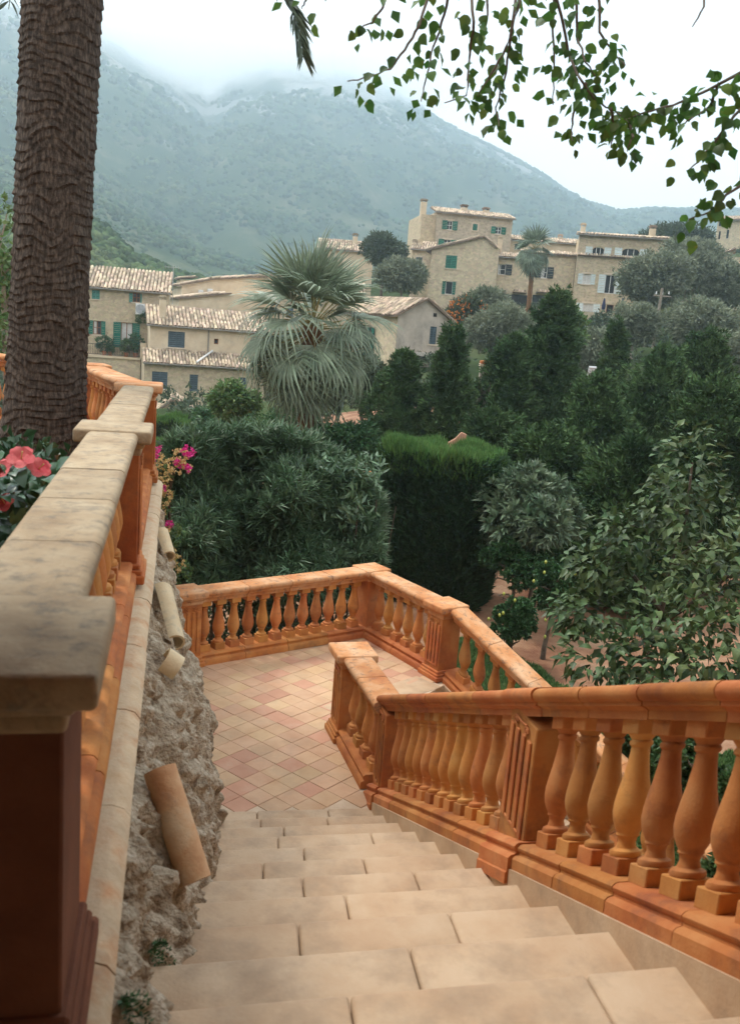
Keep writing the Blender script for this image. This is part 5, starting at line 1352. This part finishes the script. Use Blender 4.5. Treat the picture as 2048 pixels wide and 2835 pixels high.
# A: house at the left with green shutters and balcony
F = Facade(360, 900, 74, -4)
g = dict(sm='teal', frame='white')
t, a, b_, z0, z1 = house('left stone house with bright green shutters, balcony and tiled roof', F, 180, 462, 796, 1060, 7, 'stone_warm', [
    ((368, 811, 389, 837), dict(shut=None, frame='wood', kind='dark')), ((255, 803, 277, 828), dict(shut='closed', sm='tealpale')),
    ((258, 888, 281, 926), dict(shut='open', kind='half', frame='wood', **{'sm': 'teal'})), ((335, 893, 367, 963), dict(shut='open', kind='curtain', frame='wood', sm='teal', sill=False, mullions=(1, 0), shutw=.55))])
x0, x1, zz0, zz1 = F.rect(360, 811, 370, 837); louvre(F.M, F.sz(368, 824)[0], F.sz(368, 824)[0]-.25, zz0, zz1, .03, 'tealpale', t); louvre(F.M, F.sz(389, 824)[0], F.sz(389, 824)[0]+.12, zz0, zz1, .03, 'tealpale', t)
roof_front(t, F, a, b_, z1, 1.55, 4.2)
MB(F.M).box(b_+.16, b_+.30, -4.2, .3, z1-.1, z1+.10).build('verge', 'plaster', t)
# balcony slab, railing, AC unit, pots
bx0, bx1 = a, F.sz(392, 985)[0]; bz = F.sz(330, 985)[1]
MB(F.M).box(bx0, bx1, 0.02, 1.2, bz-.16, bz).build('balcony_slab', 'plaster', t); MB(F.M).box(bx0, bx1, 0.01, 1.05, z0, bz-.161).build('balcony_wall', 'stone_pale', t)
rl = MB(F.M); rl.box(bx0, bx1, 1.12, 1.16, bz+.82, bz+.86); rl.box(bx0, bx1, 1.12, 1.16, bz+.08, bz+.11)
for i in range(46): xx = bx0+(bx1-bx0)*(i+.5)/46; rl.box(xx-.011, xx+.011, 1.13, 1.15, bz+.11, bz+.82)
rl.build('railing', 'metal', t)
px0, px1 = F.sz(391, 970)[0], F.sz(408, 970)[0]; MB(F.M).box(px0, px1, .6, 1.2, bz-.1, bz+1.15).build('pillar', 'plaster', t)
ax0, ax1, az0, az1 = F.rect(377, 841, 410, 871)
ac = thing('air_conditioner', 'white air conditioner unit on the left stone house wall', 'air conditioner', tuple(F.M @ V3(((ax0+ax1)/2, .2, az0))))
MB(F.M).box(ax0, ax1, .05, .40, az0, az1).build('casing', 'white', ac, bev=.02)
cx, cz = ax0+(ax1-ax0)*.40, (az0+az1)/2
MB(F.M @ Matrix.Translation((cx, .40, cz)) @ Matrix.Rotation(-pi/2, 4, 'X')).lathe([(.36, 0), (.36, .02), (.30, .025), (.29, .005), (.08, .01), (.0, .02)], 20).build('fan_grille', 'greymetal', ac)
for i, (u, v, w, h, lab) in enumerate(((292, 968, 44, 40, 'bushy potted plant at the left end of the balcony'), (352, 962, 26, 34, 'yellow-green potted plant before the balcony door'), (378, 955, 40, 52, 'tall potted plant at the right end of the balcony'), (308, 980, 14, 14, 'small potted plant in the middle of the balcony'))):
    xx, zz = F.sz(u, v); wm = w*74/FPX; hm = h*74/FPX; p = F.M @ V3((xx, .7, bz))
    tt = thing('potted_plant', lab, 'plant', tuple(p)); MB(Matrix.Translation(p)).lathe([(.13, 0), (.18, .28), (.20, .28), (.20, .33), (.16, .33), (.15, .25)], 14).build('pot', 'pot', tt, smooth=True)
    q, d_ = ell_points(60, p+V3((0, 0, .3+hm/2)), (wm/2, wm/2, hm/2), .3); V1, F1 = tufts(q, d_, 12, .22, .08, 1., jit=.1); leafobj('foliage', [(V1, F1)], 'vine' if i % 2 else 'citrus', tt)
xx, zz = F.sz(405, 862); tt = thing('wall_creeper', 'green creeper hanging under the air conditioner', 'plant', tuple(F.M @ V3((xx, .2, zz-.6))))
q, d_ = ell_points(60, F.M @ V3((xx, .3, zz-.45)), (.9, .3, .45), .3); V1, F1 = tufts(q, d_, 12, .2, .09, 1., jit=.1); leafobj('foliage', [(V1, F1)], 'vine', tt)
# aerial
xx, zz = F.sz(478, 770); an = MB(F.M)
an.tube([(xx, -2, zz-2), (xx, -2, zz+1.1)], .025, 5)
for k in range(5): an.tube([(xx-.6+.25*k, -2.3, zz+.8), (xx-.6+.25*k, -1.6, zz+1.0)], .014, 4)
an.tube([(xx-.7, -2, zz+.9), (xx+.6, -2, zz+.9)], .016, 4)
tag(an.build('aerial', 'greymetal'), 'thin metal television aerial on the left house gable', 'aerial')

# B: two tier house in the middle
FB = Facade(560, 990, 68, 6)
t, a, b_, z0, z1 = house('lower storey of the stepped stone house with slate blue shutters', FB, 398, 740, 1008, 1150, 9, 'stone_warm', [
    ((421, 1029, 464, 1076), dict(shut='closed', sm='slate', frame='darkshut')), ((525, 1037, 548, 1084), dict(shut='closed', sm='slate', frame='darkshut')), ((660, 1045, 682, 1092), dict(shut='closed', sm='slate', frame='darkshut'))])
rf = roof_front(t, FB, a, b_, z1, .75, 2.0, side=.1)
xa, za = FB.sz(560, 990); MB().tube([FB.M @ V3((xa-.4, .25, z1+.12)), FB.M @ V3((xa+.95, -1.9, z1+.92))], .075, 6).build('flashing', 'white', rf)
F2 = Facade(560, 940, 70, 6)
t, a, b_, z0, z1 = house('pale upper storey of the stepped house with one large shuttered window', F2, 415, 740, 905, 985, 6, 'plaster', [
    ((466, 918, 512, 962), dict(shut='closed', sm='slate', frame='darkshut')), ((593, 938, 605, 953), dict(frame='wood', sill=False, mullions=(0, 0)))], extra=.6)
roof_front(t, F2, a, b_, z1, 1.35, 3.4)
chimney(t, F2, 444, 820, 463, 880, y=-.8)
xx, zz = F2.sz(577, 945); MB().tube([F2.M @ V3((xx, .08, z1-.1)), F2.M @ V3((xx, .08, z0+.4))], .05, 6).build('drainpipe', 'gutter', t)
# little gabled shed in front
FS = Facade(490, 1130, 60, 0); t = thing('garden_shed', 'little gabled outbuilding with tiled roof below the stepped house', 'shed', tuple(FS.M @ V3((0, -2, FS.sz(490, 1175)[1]))), 'village houses')
x0, zt = FS.sz(482, 1104); xl, zl = FS.sz(415, 1150); xr, zr = FS.sz(552, 1148); zb2 = FS.sz(490, 1185)[1]
MB(FS.M).add([(xl, 0, zb2), (xr, 0, zb2), (xr, 0, zr-.1), (x0, 0, zt-.12), (xl, 0, zl-.1), (xl, -4, zb2), (xr, -4, zb2), (xr, -4, zr-.1), (x0, -4, zt-.12), (xl, -4, zl-.1)], [(0, 1, 2, 3, 4), (1, 6, 7, 2), (5, 0, 4, 9), (6, 5, 9, 8, 7)]).build('wall', 'plaster', t)
roof_side(t, FS, xl-.15, x0, zl-.1, zt, 4); roof_side(t, FS, x0, xr+.15, zt, zr-.1, 4)
# C: long pinkish house behind
FC = Facade(620, 820, 88, 12)
t, a, b_, z0, z1 = house('long pale house with two air conditioners behind the stepped house', FC, 494, 800, 838, 960, 8, 'plaster', [((667, 872, 682, 892), dict(sm='teal', shut='closed'))])
roof_side(t, FC, a-.2, FC.sz(640, 822)[0], z1, z1+.9, 7, cap=200)
MB(FC.M).add([(a, -.02, z1), (b_, -.02, z1), (b_, -.02, z1+.6), (FC.sz(640, 822)[0], -.02, z1+.75)], [(0, 1, 2, 3)]).build('gable', 'plaster', t)
FC2 = Facade(640, 800, 96, 10)
t2, a2, b2, z02, z12 = house('higher long house wall under a slanting roof edge', FC2, 502, 830, 806, 900, 8, 'plaster', [])
roof_side(t2, FC2, a2-.3, FC2.sz(590, 790)[0], z12+.1, z12+1.0, 8, cap=200); roof_side(t2, FC2, FC2.sz(590, 790)[0], b2, z12+1.0, z12+2.2, 8, cap=200)
MB(FC2.M).add([(a2, -.03, z12), (b2, -.03, z12), (b2, -.03, z12+2.1), (FC2.sz(590, 790)[0], -.03, z12+.92)], [(0, 1, 2, 3)]).build('gable', 'plaster', t2)
for i, (u0, v0, u1, v1, lab) in enumerate(((549, 803, 562, 822, 'left small white air conditioner under the slanting roof'), (574, 800, 588, 818, 'right small white air conditioner under the slanting roof'))):
    r = FC2.rect(u0, v0, u1, v1); tag(MB(FC2.M).box(r[0], r[1], .02, .4, r[2], r[3]).build('air_conditioner', 'white', bev=.03), lab, 'air conditioner')
FC3 = Facade(520, 790, 110, 5); t, a, b_, z0, z1 = house('small far house block behind the left house gable', FC3, 498, 542, 775, 860, 5, 'plaster', []); roof_side(t, FC3, a-.2, b_+.2, z1+.15, z1+.5, 5, cap=120)

# D: gabled stucco house
FD = Facade(1180, 920, 60, 36)
xl, zl = FD.sz(1103, 868); xr, zr = FD.sz(1246, 888); xp, zp = FD.sz(1180, 826); zb2 = FD.sz(1170, 1010)[1]-1.5; dep = 6.5
t = thing('stone_house', 'gabled house with grey stained stucco end wall and rubble side', 'house', tuple(FD.M @ V3(((xl+xr)/2, -dep/2, zb2))), 'village houses')
r1 = FD.rect(1189, 904, 1207, 953); r2 = FD.rect(1199, 867, 1208, 877)
wm = wall_mesh(FD.M, xl, xr, zb2, min(zl, zr)-.05, [r1], dep); wm.add([(xl, 0, min(zl, zr)-.05), (xr, 0, min(zl, zr)-.05), (xr, 0, zr), (xp, 0, zp), (xl, 0, zl)], [(0, 1, 2, 3, 4)]); wm.build('wall', 'greyplaster', t)
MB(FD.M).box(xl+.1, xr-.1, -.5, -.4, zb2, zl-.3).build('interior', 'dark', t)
window(FD, t, r1, shut='closed', sm='slate', frame='darkshut')
MB(FD.M).box(r2[0], r2[1], -.02, .03, r2[2], r2[3]).build('vent', 'dark', t)
# rubble side wall with green shutter: thin skin proud of the left side
Ml = FD.M @ Matrix.Translation((xl, 0, 0)) @ Matrix.Rotation(-pi/2, 4, 'Z')   # x' runs forward along -depth -> viewer
class FF: pass
FL = FF(); FL.M = Ml
hw = (-3.6, -2.5, zl-2.9, zl-1.0)
wall_mesh(FD.M @ Matrix.Translation((xl-.03, 0, 0)) @ Matrix.Rotation(pi/2, 4, 'Z'), -dep, 0.0, zb2, zl-.06, [], .02).build('side_wall', 'stone_pale', t)
Mw = FD.M @ Matrix.Translation((xl-.06, 0, 0)) @ Matrix.Rotation(pi/2, 4, 'Z'); 
sw_ = MB(Mw).box(hw[0], hw[1], 0.02, .05, hw[2], hw[3]).build('side_window', 'glass', t); louvre(Mw, hw[0], hw[0]+.52, hw[2], hw[3], .06, 'teal', sw_); louvre(Mw, hw[1], hw[1]-.3, hw[2], hw[3], .06, 'teal', sw_)
roof_side(t, FD, xl-.35, xp, zl-.12, zp+.05, dep, cap=280); roof_side(t, FD, xp, xr+.3, zp+.05, zr-.1, dep, cap=280)
lg = FD.rect(1118, 978, 1225, 985); MB(FD.M).box(lg[0], lg[1], .0, .9, lg[2], lg[3]+.05).build('ledge', 'concrete', t)

# E..H: terrace houses above
FE = Facade(1300, 620, 104, 14)
t, a, b_, z0, z1 = house('tall upper stone house with three chimneys and dark green shutters', FE, 1203, 1412, 594, 760, 8, 'stone_grey', [
    ((1237, 611, 1252, 636), dict(shut='open', sm='teal', shutw=.55, surround=True)), ((1308, 620, 1321, 638), dict(shut='closed', sm='teal', surround=True)), ((1371, 628, 1387, 648), dict(shut='open', sm='teal', shutw=.5)), ((1228, 663, 1248, 680), dict(shut='open', sm='teal', shutw=.6, surround=True))])
roof_front(t, FE, a, b_, z1, .75, 3.0, cap=240)
for q in ((1287, 563, 1304, 590), (1349, 571, 1365, 596)): chimney(t, FE, *q, y=-1.6)
MB(FE.M).box(a-1.6, a-.01, -8, -.5, z0, z1-.4).build('side_wing', 'stone_warm', t); chimney(t, FE, 1171, 549, 1187, 580, y=-1.0)
FF_ = Facade(1265, 760, 92, -6)
xl, zl = FF_.sz(1187, 692); xr, zr = FF_.sz(1372, 684); xp, zp = FF_.sz(1340, 655); xw = xl
t, a, b_, z0, z1 = house('beige house with slanting tiled roof edge and green shuttered windows', FF_, 1187, 1372, 694, 860, 8, 'stone_pale', [((1233, 707, 1264, 743), dict(shut='closed', sm='teal')), ((1232, 779, 1252, 815), dict(shut='open', sm='teal', shutw=.3, mullions=(0, 0)))])
MB(FF_.M).add([(a, -.01, z1), (b_, -.01, z1), (b_, -.01, zr-.06), (xp, -.01, zp-.06), (a, -.01, zl-.04+(.05))], [(0, 1, 2, 3, 4)]).build('gable', 'stone_pale', t)
roof_side(t, FF_, xl-.3, xp, zl-.02, zp+.05, 8, cap=220); roof_side(t, FF_, xp, xr+.15, zp+.05, zr-.05, 8, cap=160)
FX = Facade(1160, 720, 98, -4); t, a, b_, z0, z1 = house('small annex with twin chimneys left of the beige house', FX, 1137, 1192, 688, 830, 5, 'stone_pale', [((1151, 712, 1168, 737), dict(shut='closed', sm='slate', surround=True))])
roof_front(t, FX, a, b_, z1, .9, 2.4, cap=100); chimney(t, FX, 1139, 662, 1151, 690, y=-.9); chimney(t, FX, 1154, 662, 1166, 690, y=-.9)
FG = Facade(1470, 760, 93, 4)
t, a, b_, z0, z1 = house('middle stone house with dark shutters above a shaded porch', FG, 1350, 1585, 715, 870, 8, 'stone_pale', [
    ((1370, 731, 1399, 760), dict(shut='open', sm='darkshut', kind='half', shutw=.6)), ((1497, 738, 1514, 770), dict(shut='open', sm='darkshut', kind='half', shutw=.6)),
    ((1383, 815, 1460, 846), dict(frame='darkshut', sill=False, mullions=(2, 0))), ((1472, 818, 1536, 848), dict(frame='darkshut', sill=False, mullions=(2, 0)))])
roof_front(t, FG, a, FG.sz(1445, 715)[0], z1, .55, 2.6, cap=140)
MB(FG.M).box(FG.sz(1525, 700)[0], b_, -8, .01, z1, z1+.55).build('upper_wall', 'stone_pale', t); roof_front(t, FG, FG.sz(1448, 700)[0], b_, z1+.56, .4, 2.2, cap=100, gut=False)
MB(FG.M).box(FG.sz(1448, 700)[0], FG.sz(1525, 700)[0]-.01, -8, -.01, z1, z1+.54).build('upper_wall', 'plaster', t)
for u0, u1 in ((1378, 1400), (1418, 1456), (1482, 1526)):
    q = FG.rect(u0, 806, u1, 812); cn = MB(FG.M).box(q[0], q[1], 0, .6, q[2], q[2]+.08).build('canopy', 'roofbed', t)
    tiled_slope(cn, FG.M @ V3((q[0], .62, q[2]+.06)), FG.M @ V3((q[1], .62, q[2]+.06)), (FG.M.to_3x3() @ V3((0, -.6, .28))), .7, cap=24)
chimney(t, FG, 1378, 652, 1391, 700, y=-1.2)
FG2 = Facade(1490, 680, 108, 4); t, a, b_, z0, z1 = house('roofs and back house rising behind the middle stone house', FG2, 1408, 1600, 668, 760, 8, 'plaster', [((1424, 676, 1440, 690), dict(frame='darkshut', mullions=(0, 0)))])
roof_front(t, FG2, a, b_, z1, .7, 3.0, cap=200); chimney(t, FG2, 1549, 645, 1561, 670, y=-2)
FH = Facade(1710, 760, 92, 4)
ws = dict(sm='whiteshut', frame='white')
t, a, b_, z0, z1 = house('large stone house with white shutters and arched upper windows', FH, 1590, 1836, 654, 885, 9, 'stone_warm', [
    ((1638, 684, 1672, 708), dict(shut='open', shutw=.62, **ws, mullions=(2, 0))), ((1720, 688, 1770, 710), dict(shut='open', shutw=.66, **ws, mullions=(2, 0))),
    ((1611, 758, 1634, 787), dict(shut='open', shutw=.42, kind='curtain', surround=True, **ws)), ((1673, 761, 1702, 813), dict(shut='open', shutw=.62, surround=True, **ws, sill=False, mullions=(1, 0))), ((1752, 765, 1768, 793), dict(shut='open', shutw=.5, **ws)),
    ((1611, 840, 1640, 880), dict(shut='open', shutw=.6, kind='curtain', surround=True, **ws)), ((1676, 843, 1696, 884), dict(frame='wood', sill=False, mullions=(0, 0))), ((1725, 846, 1745, 872), dict(frame='white'))])
# arch heads
for u0, v0, u1 in ((1638, 684, 1672), (1720, 688, 1770)):
    x0, x1, _, zt = FH.rect(u0, v0, u1, v0+24); n = 10; q = []; f = []
    for i in range(n+1):
        s = i/n; xx = x0+(x1-x0)*s; zc = zt-.34*(1-math.sqrt(max(0, 1-(2*s-1)**2))); q += [(xx, .012, zc), (xx, .012, zt+.03), (xx, -.20, zc)]
    for i in range(n): k = i*3; f += [(k, k+3, k+4, k+1), (k, k+2, k+5, k+3)]
    MB(FH.M).add(q, f).build('arch', 'stone_warm', t)
rf = roof_front(t, FH, a, b_, z1, .5, 4, cap=200)
q = FH.rect(1595, 706, 1800, 712); st_ = MB(FH.M).box(a, q[1], 0, .22, q[2]-.1, q[2]).build('string_course', 'roofbed', t); tiled_slope(st_, FH.M @ V3((a, .3, q[2]-.02)), FH.M @ V3((q[1], .3, q[2]-.02)), FH.M.to_3x3() @ V3((0, -.3, .12)), .3, cap=60, rows=1)
chimney(t, FH, 1608, 614, 1622, 646, y=-1.5); chimney(t, FH, 1802, 620, 1820, 652, y=-1.5)
q = FH.rect(1588, 878, 1800, 905); MB(FH.M).box(q[0], q[1], .5, 2.6, q[2]-2, q[3]+.25).build('terrace_wall', 'stone_pale', t)
for lab, u in (('folded navy parasol left of the brown door', 1664), ('folded navy parasol right of the brown door', 1714)):
    xx, z_b = FH.sz(u, 872); _, z_t = FH.sz(u, 826); p = FH.M @ V3((xx, 1.6, 0)); h = z_t-z_b
    tt = thing('parasol', lab, 'parasol', (p.x, p.y, z_b)); MB(Matrix.Translation((p.x, p.y, z_b))).lathe([(.03, 0), (.03, h*1.02)], 8).build('pole', 'white', tt)
    MB(Matrix.Translation((p.x, p.y, z_b))).lathe([(.05, h*.28), (.17, h*.30), (.20, h*.5), (.14, h*.7), (.09, h*.9), (.02, h)], 12).build('canopy', 'navy', tt, smooth=True)
# terrace railing with tied posts
for k, u in enumerate((1600, 1640, 1690, 1735)):
    pass
FI = Facade(2010, 640, 150, -20)
t, a, b_, z0, z1 = house('ochre house with small dark windows at the top of the slope', FI, 1978, 2075, 608, 720, 8, 'stone_pale', [((1987, 640, 1993, 662), dict(frame='darkshut', mullions=(0, 0))), ((2009, 636, 2016, 660), dict(frame='darkshut', mullions=(0, 0))), ((1988, 614, 1995, 626), dict(frame='darkshut', mullions=(0, 0))), ((2014, 607, 2022, 622), dict(frame='darkshut', mullions=(0, 0)))])
roof_front(t, FI, a, b_, z1, 1.0, 4, cap=120)
FI2 = Facade(2020, 720, 125, 0); t, a, b_, z0, z1 = house('low house with slanting roof under the ochre house', FI2, 1985, 2080, 712, 790, 6, 'stone_pale', []); roof_side(t, FI2, a-.3, FI2.sz(2035, 700)[0], z1+.1, z1+1.1, 6, cap=120); chimney(t, FI2, 1967, 682, 1978, 710, y=-.8)
FI3 = Facade(2030, 790, 100, 0); t, a, b_, z0, z1 = house('small tiled porch at the right edge below the hillside houses', FI3, 2008, 2090, 778, 840, 4, 'plaster', [((2018, 783, 2034, 805), dict(frame='darkshut', mullions=(0, 0)))]); roof_front(t, FI3, a, b_, z1, .8, 2.4, cap=80)
FJ = Facade(985, 680, 98, 0); t, a, b_, z0, z1 = house('tiled roof and chimney rising behind the fan palm', FJ, 880, 1030, 690, 820, 8, 'plaster', []); roof_front(t, FJ, a, b_, z1, 1.2, 3.2, cap=200); chimney(t, FJ, 976, 643, 990, 680, y=-1.8)
FJ2 = Facade(860, 760, 84, 0); t, a, b_, z0, z1 = house('stone house half hidden behind the fan palm leaves', FJ2, 760, 1000, 800, 960, 8, 'stone_warm', [((792, 850, 812, 880), dict(shut='closed', sm='slate'))]); roof_front(t, FJ2, a, b_, z1, 1.1, 3.2, cap=240)
FK = Facade(20, 760, 96, 5); t, a, b_, z0, z1 = house('pale far house left of the palm trunk with a white chimney', FK, -60, 75, 778, 900, 7, 'stone_pale', []); roof_front(t, FK, a, b_, z1, 1.1, 3, cap=160); chimney(t, FK, 44, 718, 58, 760, y=-1)

# ---- poles, pillar, lamp, walls in the middle ground
p0 = atd(1808, 945, 68); p1 = atd(1832, 798, 68); t = thing('utility_pole', 'leaning wooden utility pole with crossarm among the olives', 'pole', tuple(p0))
MB().tube([p0-V3((0, 0, 2)), p1], [.13, .09], 8).build('pole', 'palebark', t, smooth=True); MB().tube([atd(1808, 818, 68), atd(1856, 822, 68)], .05, 6).build('crossarm', 'palebark', t)
for k, u in enumerate((1815, 1832, 1850)): MB(Matrix.Translation(atd(u, 815, 68))).lathe([(.04, 0), (.06, .06), (.03, .1), (.05, .16), (.01, .2)], 8).build('insulator', 'white', t)
w_ = MB()
for a_, b_ in (((1812, 818), (1640, 905)), ((1850, 820), (2060, 880))):
    A = atd(*a_, 68); B = atd(*b_, 62); w_.tube([A.lerp(B, i/8)+V3((0, 0, -1.2*4*(i/8)*(1-i/8)*.3)) for i in range(9)], .012, 4)
w_.build('wire', 'metal', t)
pc = atd(1328, 1180, 30); t = thing('gate_pillar', 'stone gate pillar with brick-red cap between two cypresses', 'pillar', (pc.x, pc.y, gz(pc.x, pc.y)))
zt = atd(1330, 1003, 30).z; zb2 = gz(pc.x, pc.y)-.1
MB(Matrix.Translation((pc.x, pc.y, 0))).box(-.19, .19, -.19, .19, zb2, zt-.12).build('shaft', 'greyplaster', t); MB(Matrix.Translation((pc.x, pc.y, 0))).box(-.22, .22, -.22, .22, zt-.12, zt-.04).build('band', 'plaster', t); MB(Matrix.Translation((pc.x, pc.y, 0))).box(-.20, .20, -.20, .20, zt-.039, zt+.06).build('cap', 'terracotta', t, bev=.02)
pr_ = atd(1268, 1238, 24); t = thing('terracotta_gate', 'pink terracotta gable piece peeping over the clipped block', 'gate', tuple(pr_))
MB(Matrix.Translation(pr_)).add([(-.28, 0, -1.5), (.2, 0, -1.5), (.2, 0, .35), (.05, 0, .4), (-.1, 0, .22), (-.28, 0, .1), (-.28, .12, -1.5), (.2, .12, -1.5), (.2, .12, .35), (.05, .12, .4), (-.1, .12, .22), (-.28, .12, .1)], [(0, 1, 2, 3, 4, 5), (11, 10, 9, 8, 7, 6), (0, 6, 7, 1), (1, 7, 8, 2), (2, 8, 9, 3), (3, 9, 10, 4), (4, 10, 11, 5), (5, 11, 6, 0)]).build('panel', 'rose_tile', t, bev=.01)
pl_ = atd(1652, 1062, 42); t = thing('flood_lamp', 'grey flood lamp on a short post above the cypresses', 'lamp', tuple(pl_))
zt = atd(1652, 1018, 42).z
MB(Matrix.Translation((pl_.x, pl_.y, 0))).box(-.10, .10, -.08, .08, pl_.z-2.5, zt).build('post', 'concrete', t, bev=.01); lm = MB(Matrix.Translation((pl_.x-.32, pl_.y-.1, zt-.22)) @ Matrix.Rotation(.2, 4, 'X'))
lm.box(-.16, .20, -.06, .10, -.22, .26); lm.build('lamp_head', 'greymetal', t, bev=.02); lg_ = MB(Matrix.Translation((pl_.x-.32, pl_.y-.18, zt-.22)) @ Matrix.Rotation(.2, 4, 'X'))
for k in range(5): lg_.box(-.16, .20, -.01, .01, -.2+.1*k, -.185+.1*k)
lg_.build('guard', 'white', t)
A = atd(1560, 1055, 46); B = atd(1720, 1075, 46); t = MB().sweep([(-.2, -2.5), (.2, -2.5), (.2, .0), (-.2, .0)], A, B).build('garden_wall', 'concrete'); tag(t, 'pale low retaining wall glimpsed above the cypresses', 'wall')
pb_ = atd(1019, 1322, 17.2); t = thing('sign_post', 'small orange-topped garden post between oleander and clipped block', 'post', (pb_.x, pb_.y, -1.6))
MB(Matrix.Translation((pb_.x, pb_.y, 0))).box(-.03, .03, -.03, .03, -1.65, pb_.z+.02).build('post', 'wood', t); MB(Matrix.Translation((pb_.x, pb_.y, 0))).box(-.055, .055, -.055, .055, pb_.z+.021, pb_.z+.13).build('finial', 'terracotta', t, bev=.02)

# ================================================================== AIR
def volume(name, dens, col, ani=.2):
    M = bpy.data.materials.new(name); M.use_nodes = True; n = M.node_tree; n.nodes.clear()
    out = n.nodes.new('ShaderNodeOutputMaterial'); pv = n.nodes.new('ShaderNodeVolumePrincipled')
    pv.inputs['Color'].default_value = (*col, 1); pv.inputs['Density'].default_value = dens; pv.inputs['Anisotropy'].default_value = ani
    n.links.new(pv.outputs['Volume'], out.inputs['Volume']); M.cycles.homogeneous_volume = True
    return M
MT['haze'] = volume('haze_air', .00085, (.72, .885, 1.0), .65)
hb = MB().box(-1500, 1500, -60, 1450, -60, 420).build('haze', 'haze')
tag(hb, 'pale mist filling the valley', 'haze', kind='stuff')
# mist lying on the crest: rounded banks that thin out towards their edges
MT['cloud'] = volume('cloud_bank', .011, (1, 1, 1), .88)
def bank(u, v, d, rx, ry, rz):
    P = atd(u, v, d)
    bm = bmesh.new(); bmesh.ops.create_icosphere(bm, subdivisions=4, radius=1)
    for q in bm.verts:
        k = 1+.22*noise.noise(q.co*1.6+P*.01)+.1*noise.noise(q.co*4+P*.02)
        q.co = Vector((q.co.x*rx*k, q.co.y*ry*k, q.co.z*rz*k))+P
    me = bpy.data.meshes.new('mist_bank'); bm.to_mesh(me); bm.free(); me.materials.append(MT['cloud'])
    return tag(link('mist_bank', me), 'white mist bank lying on the mountain crest', 'mist', 'mist banks on the crest', 'stuff')
bank(120, 20, 1150, 260, 170, 95)
bank(480, 85, 1190, 220, 150, 72)
bank(790, 100, 1180, 250, 170, 78)
bank(1060, 190, 1200, 190, 120, 46)
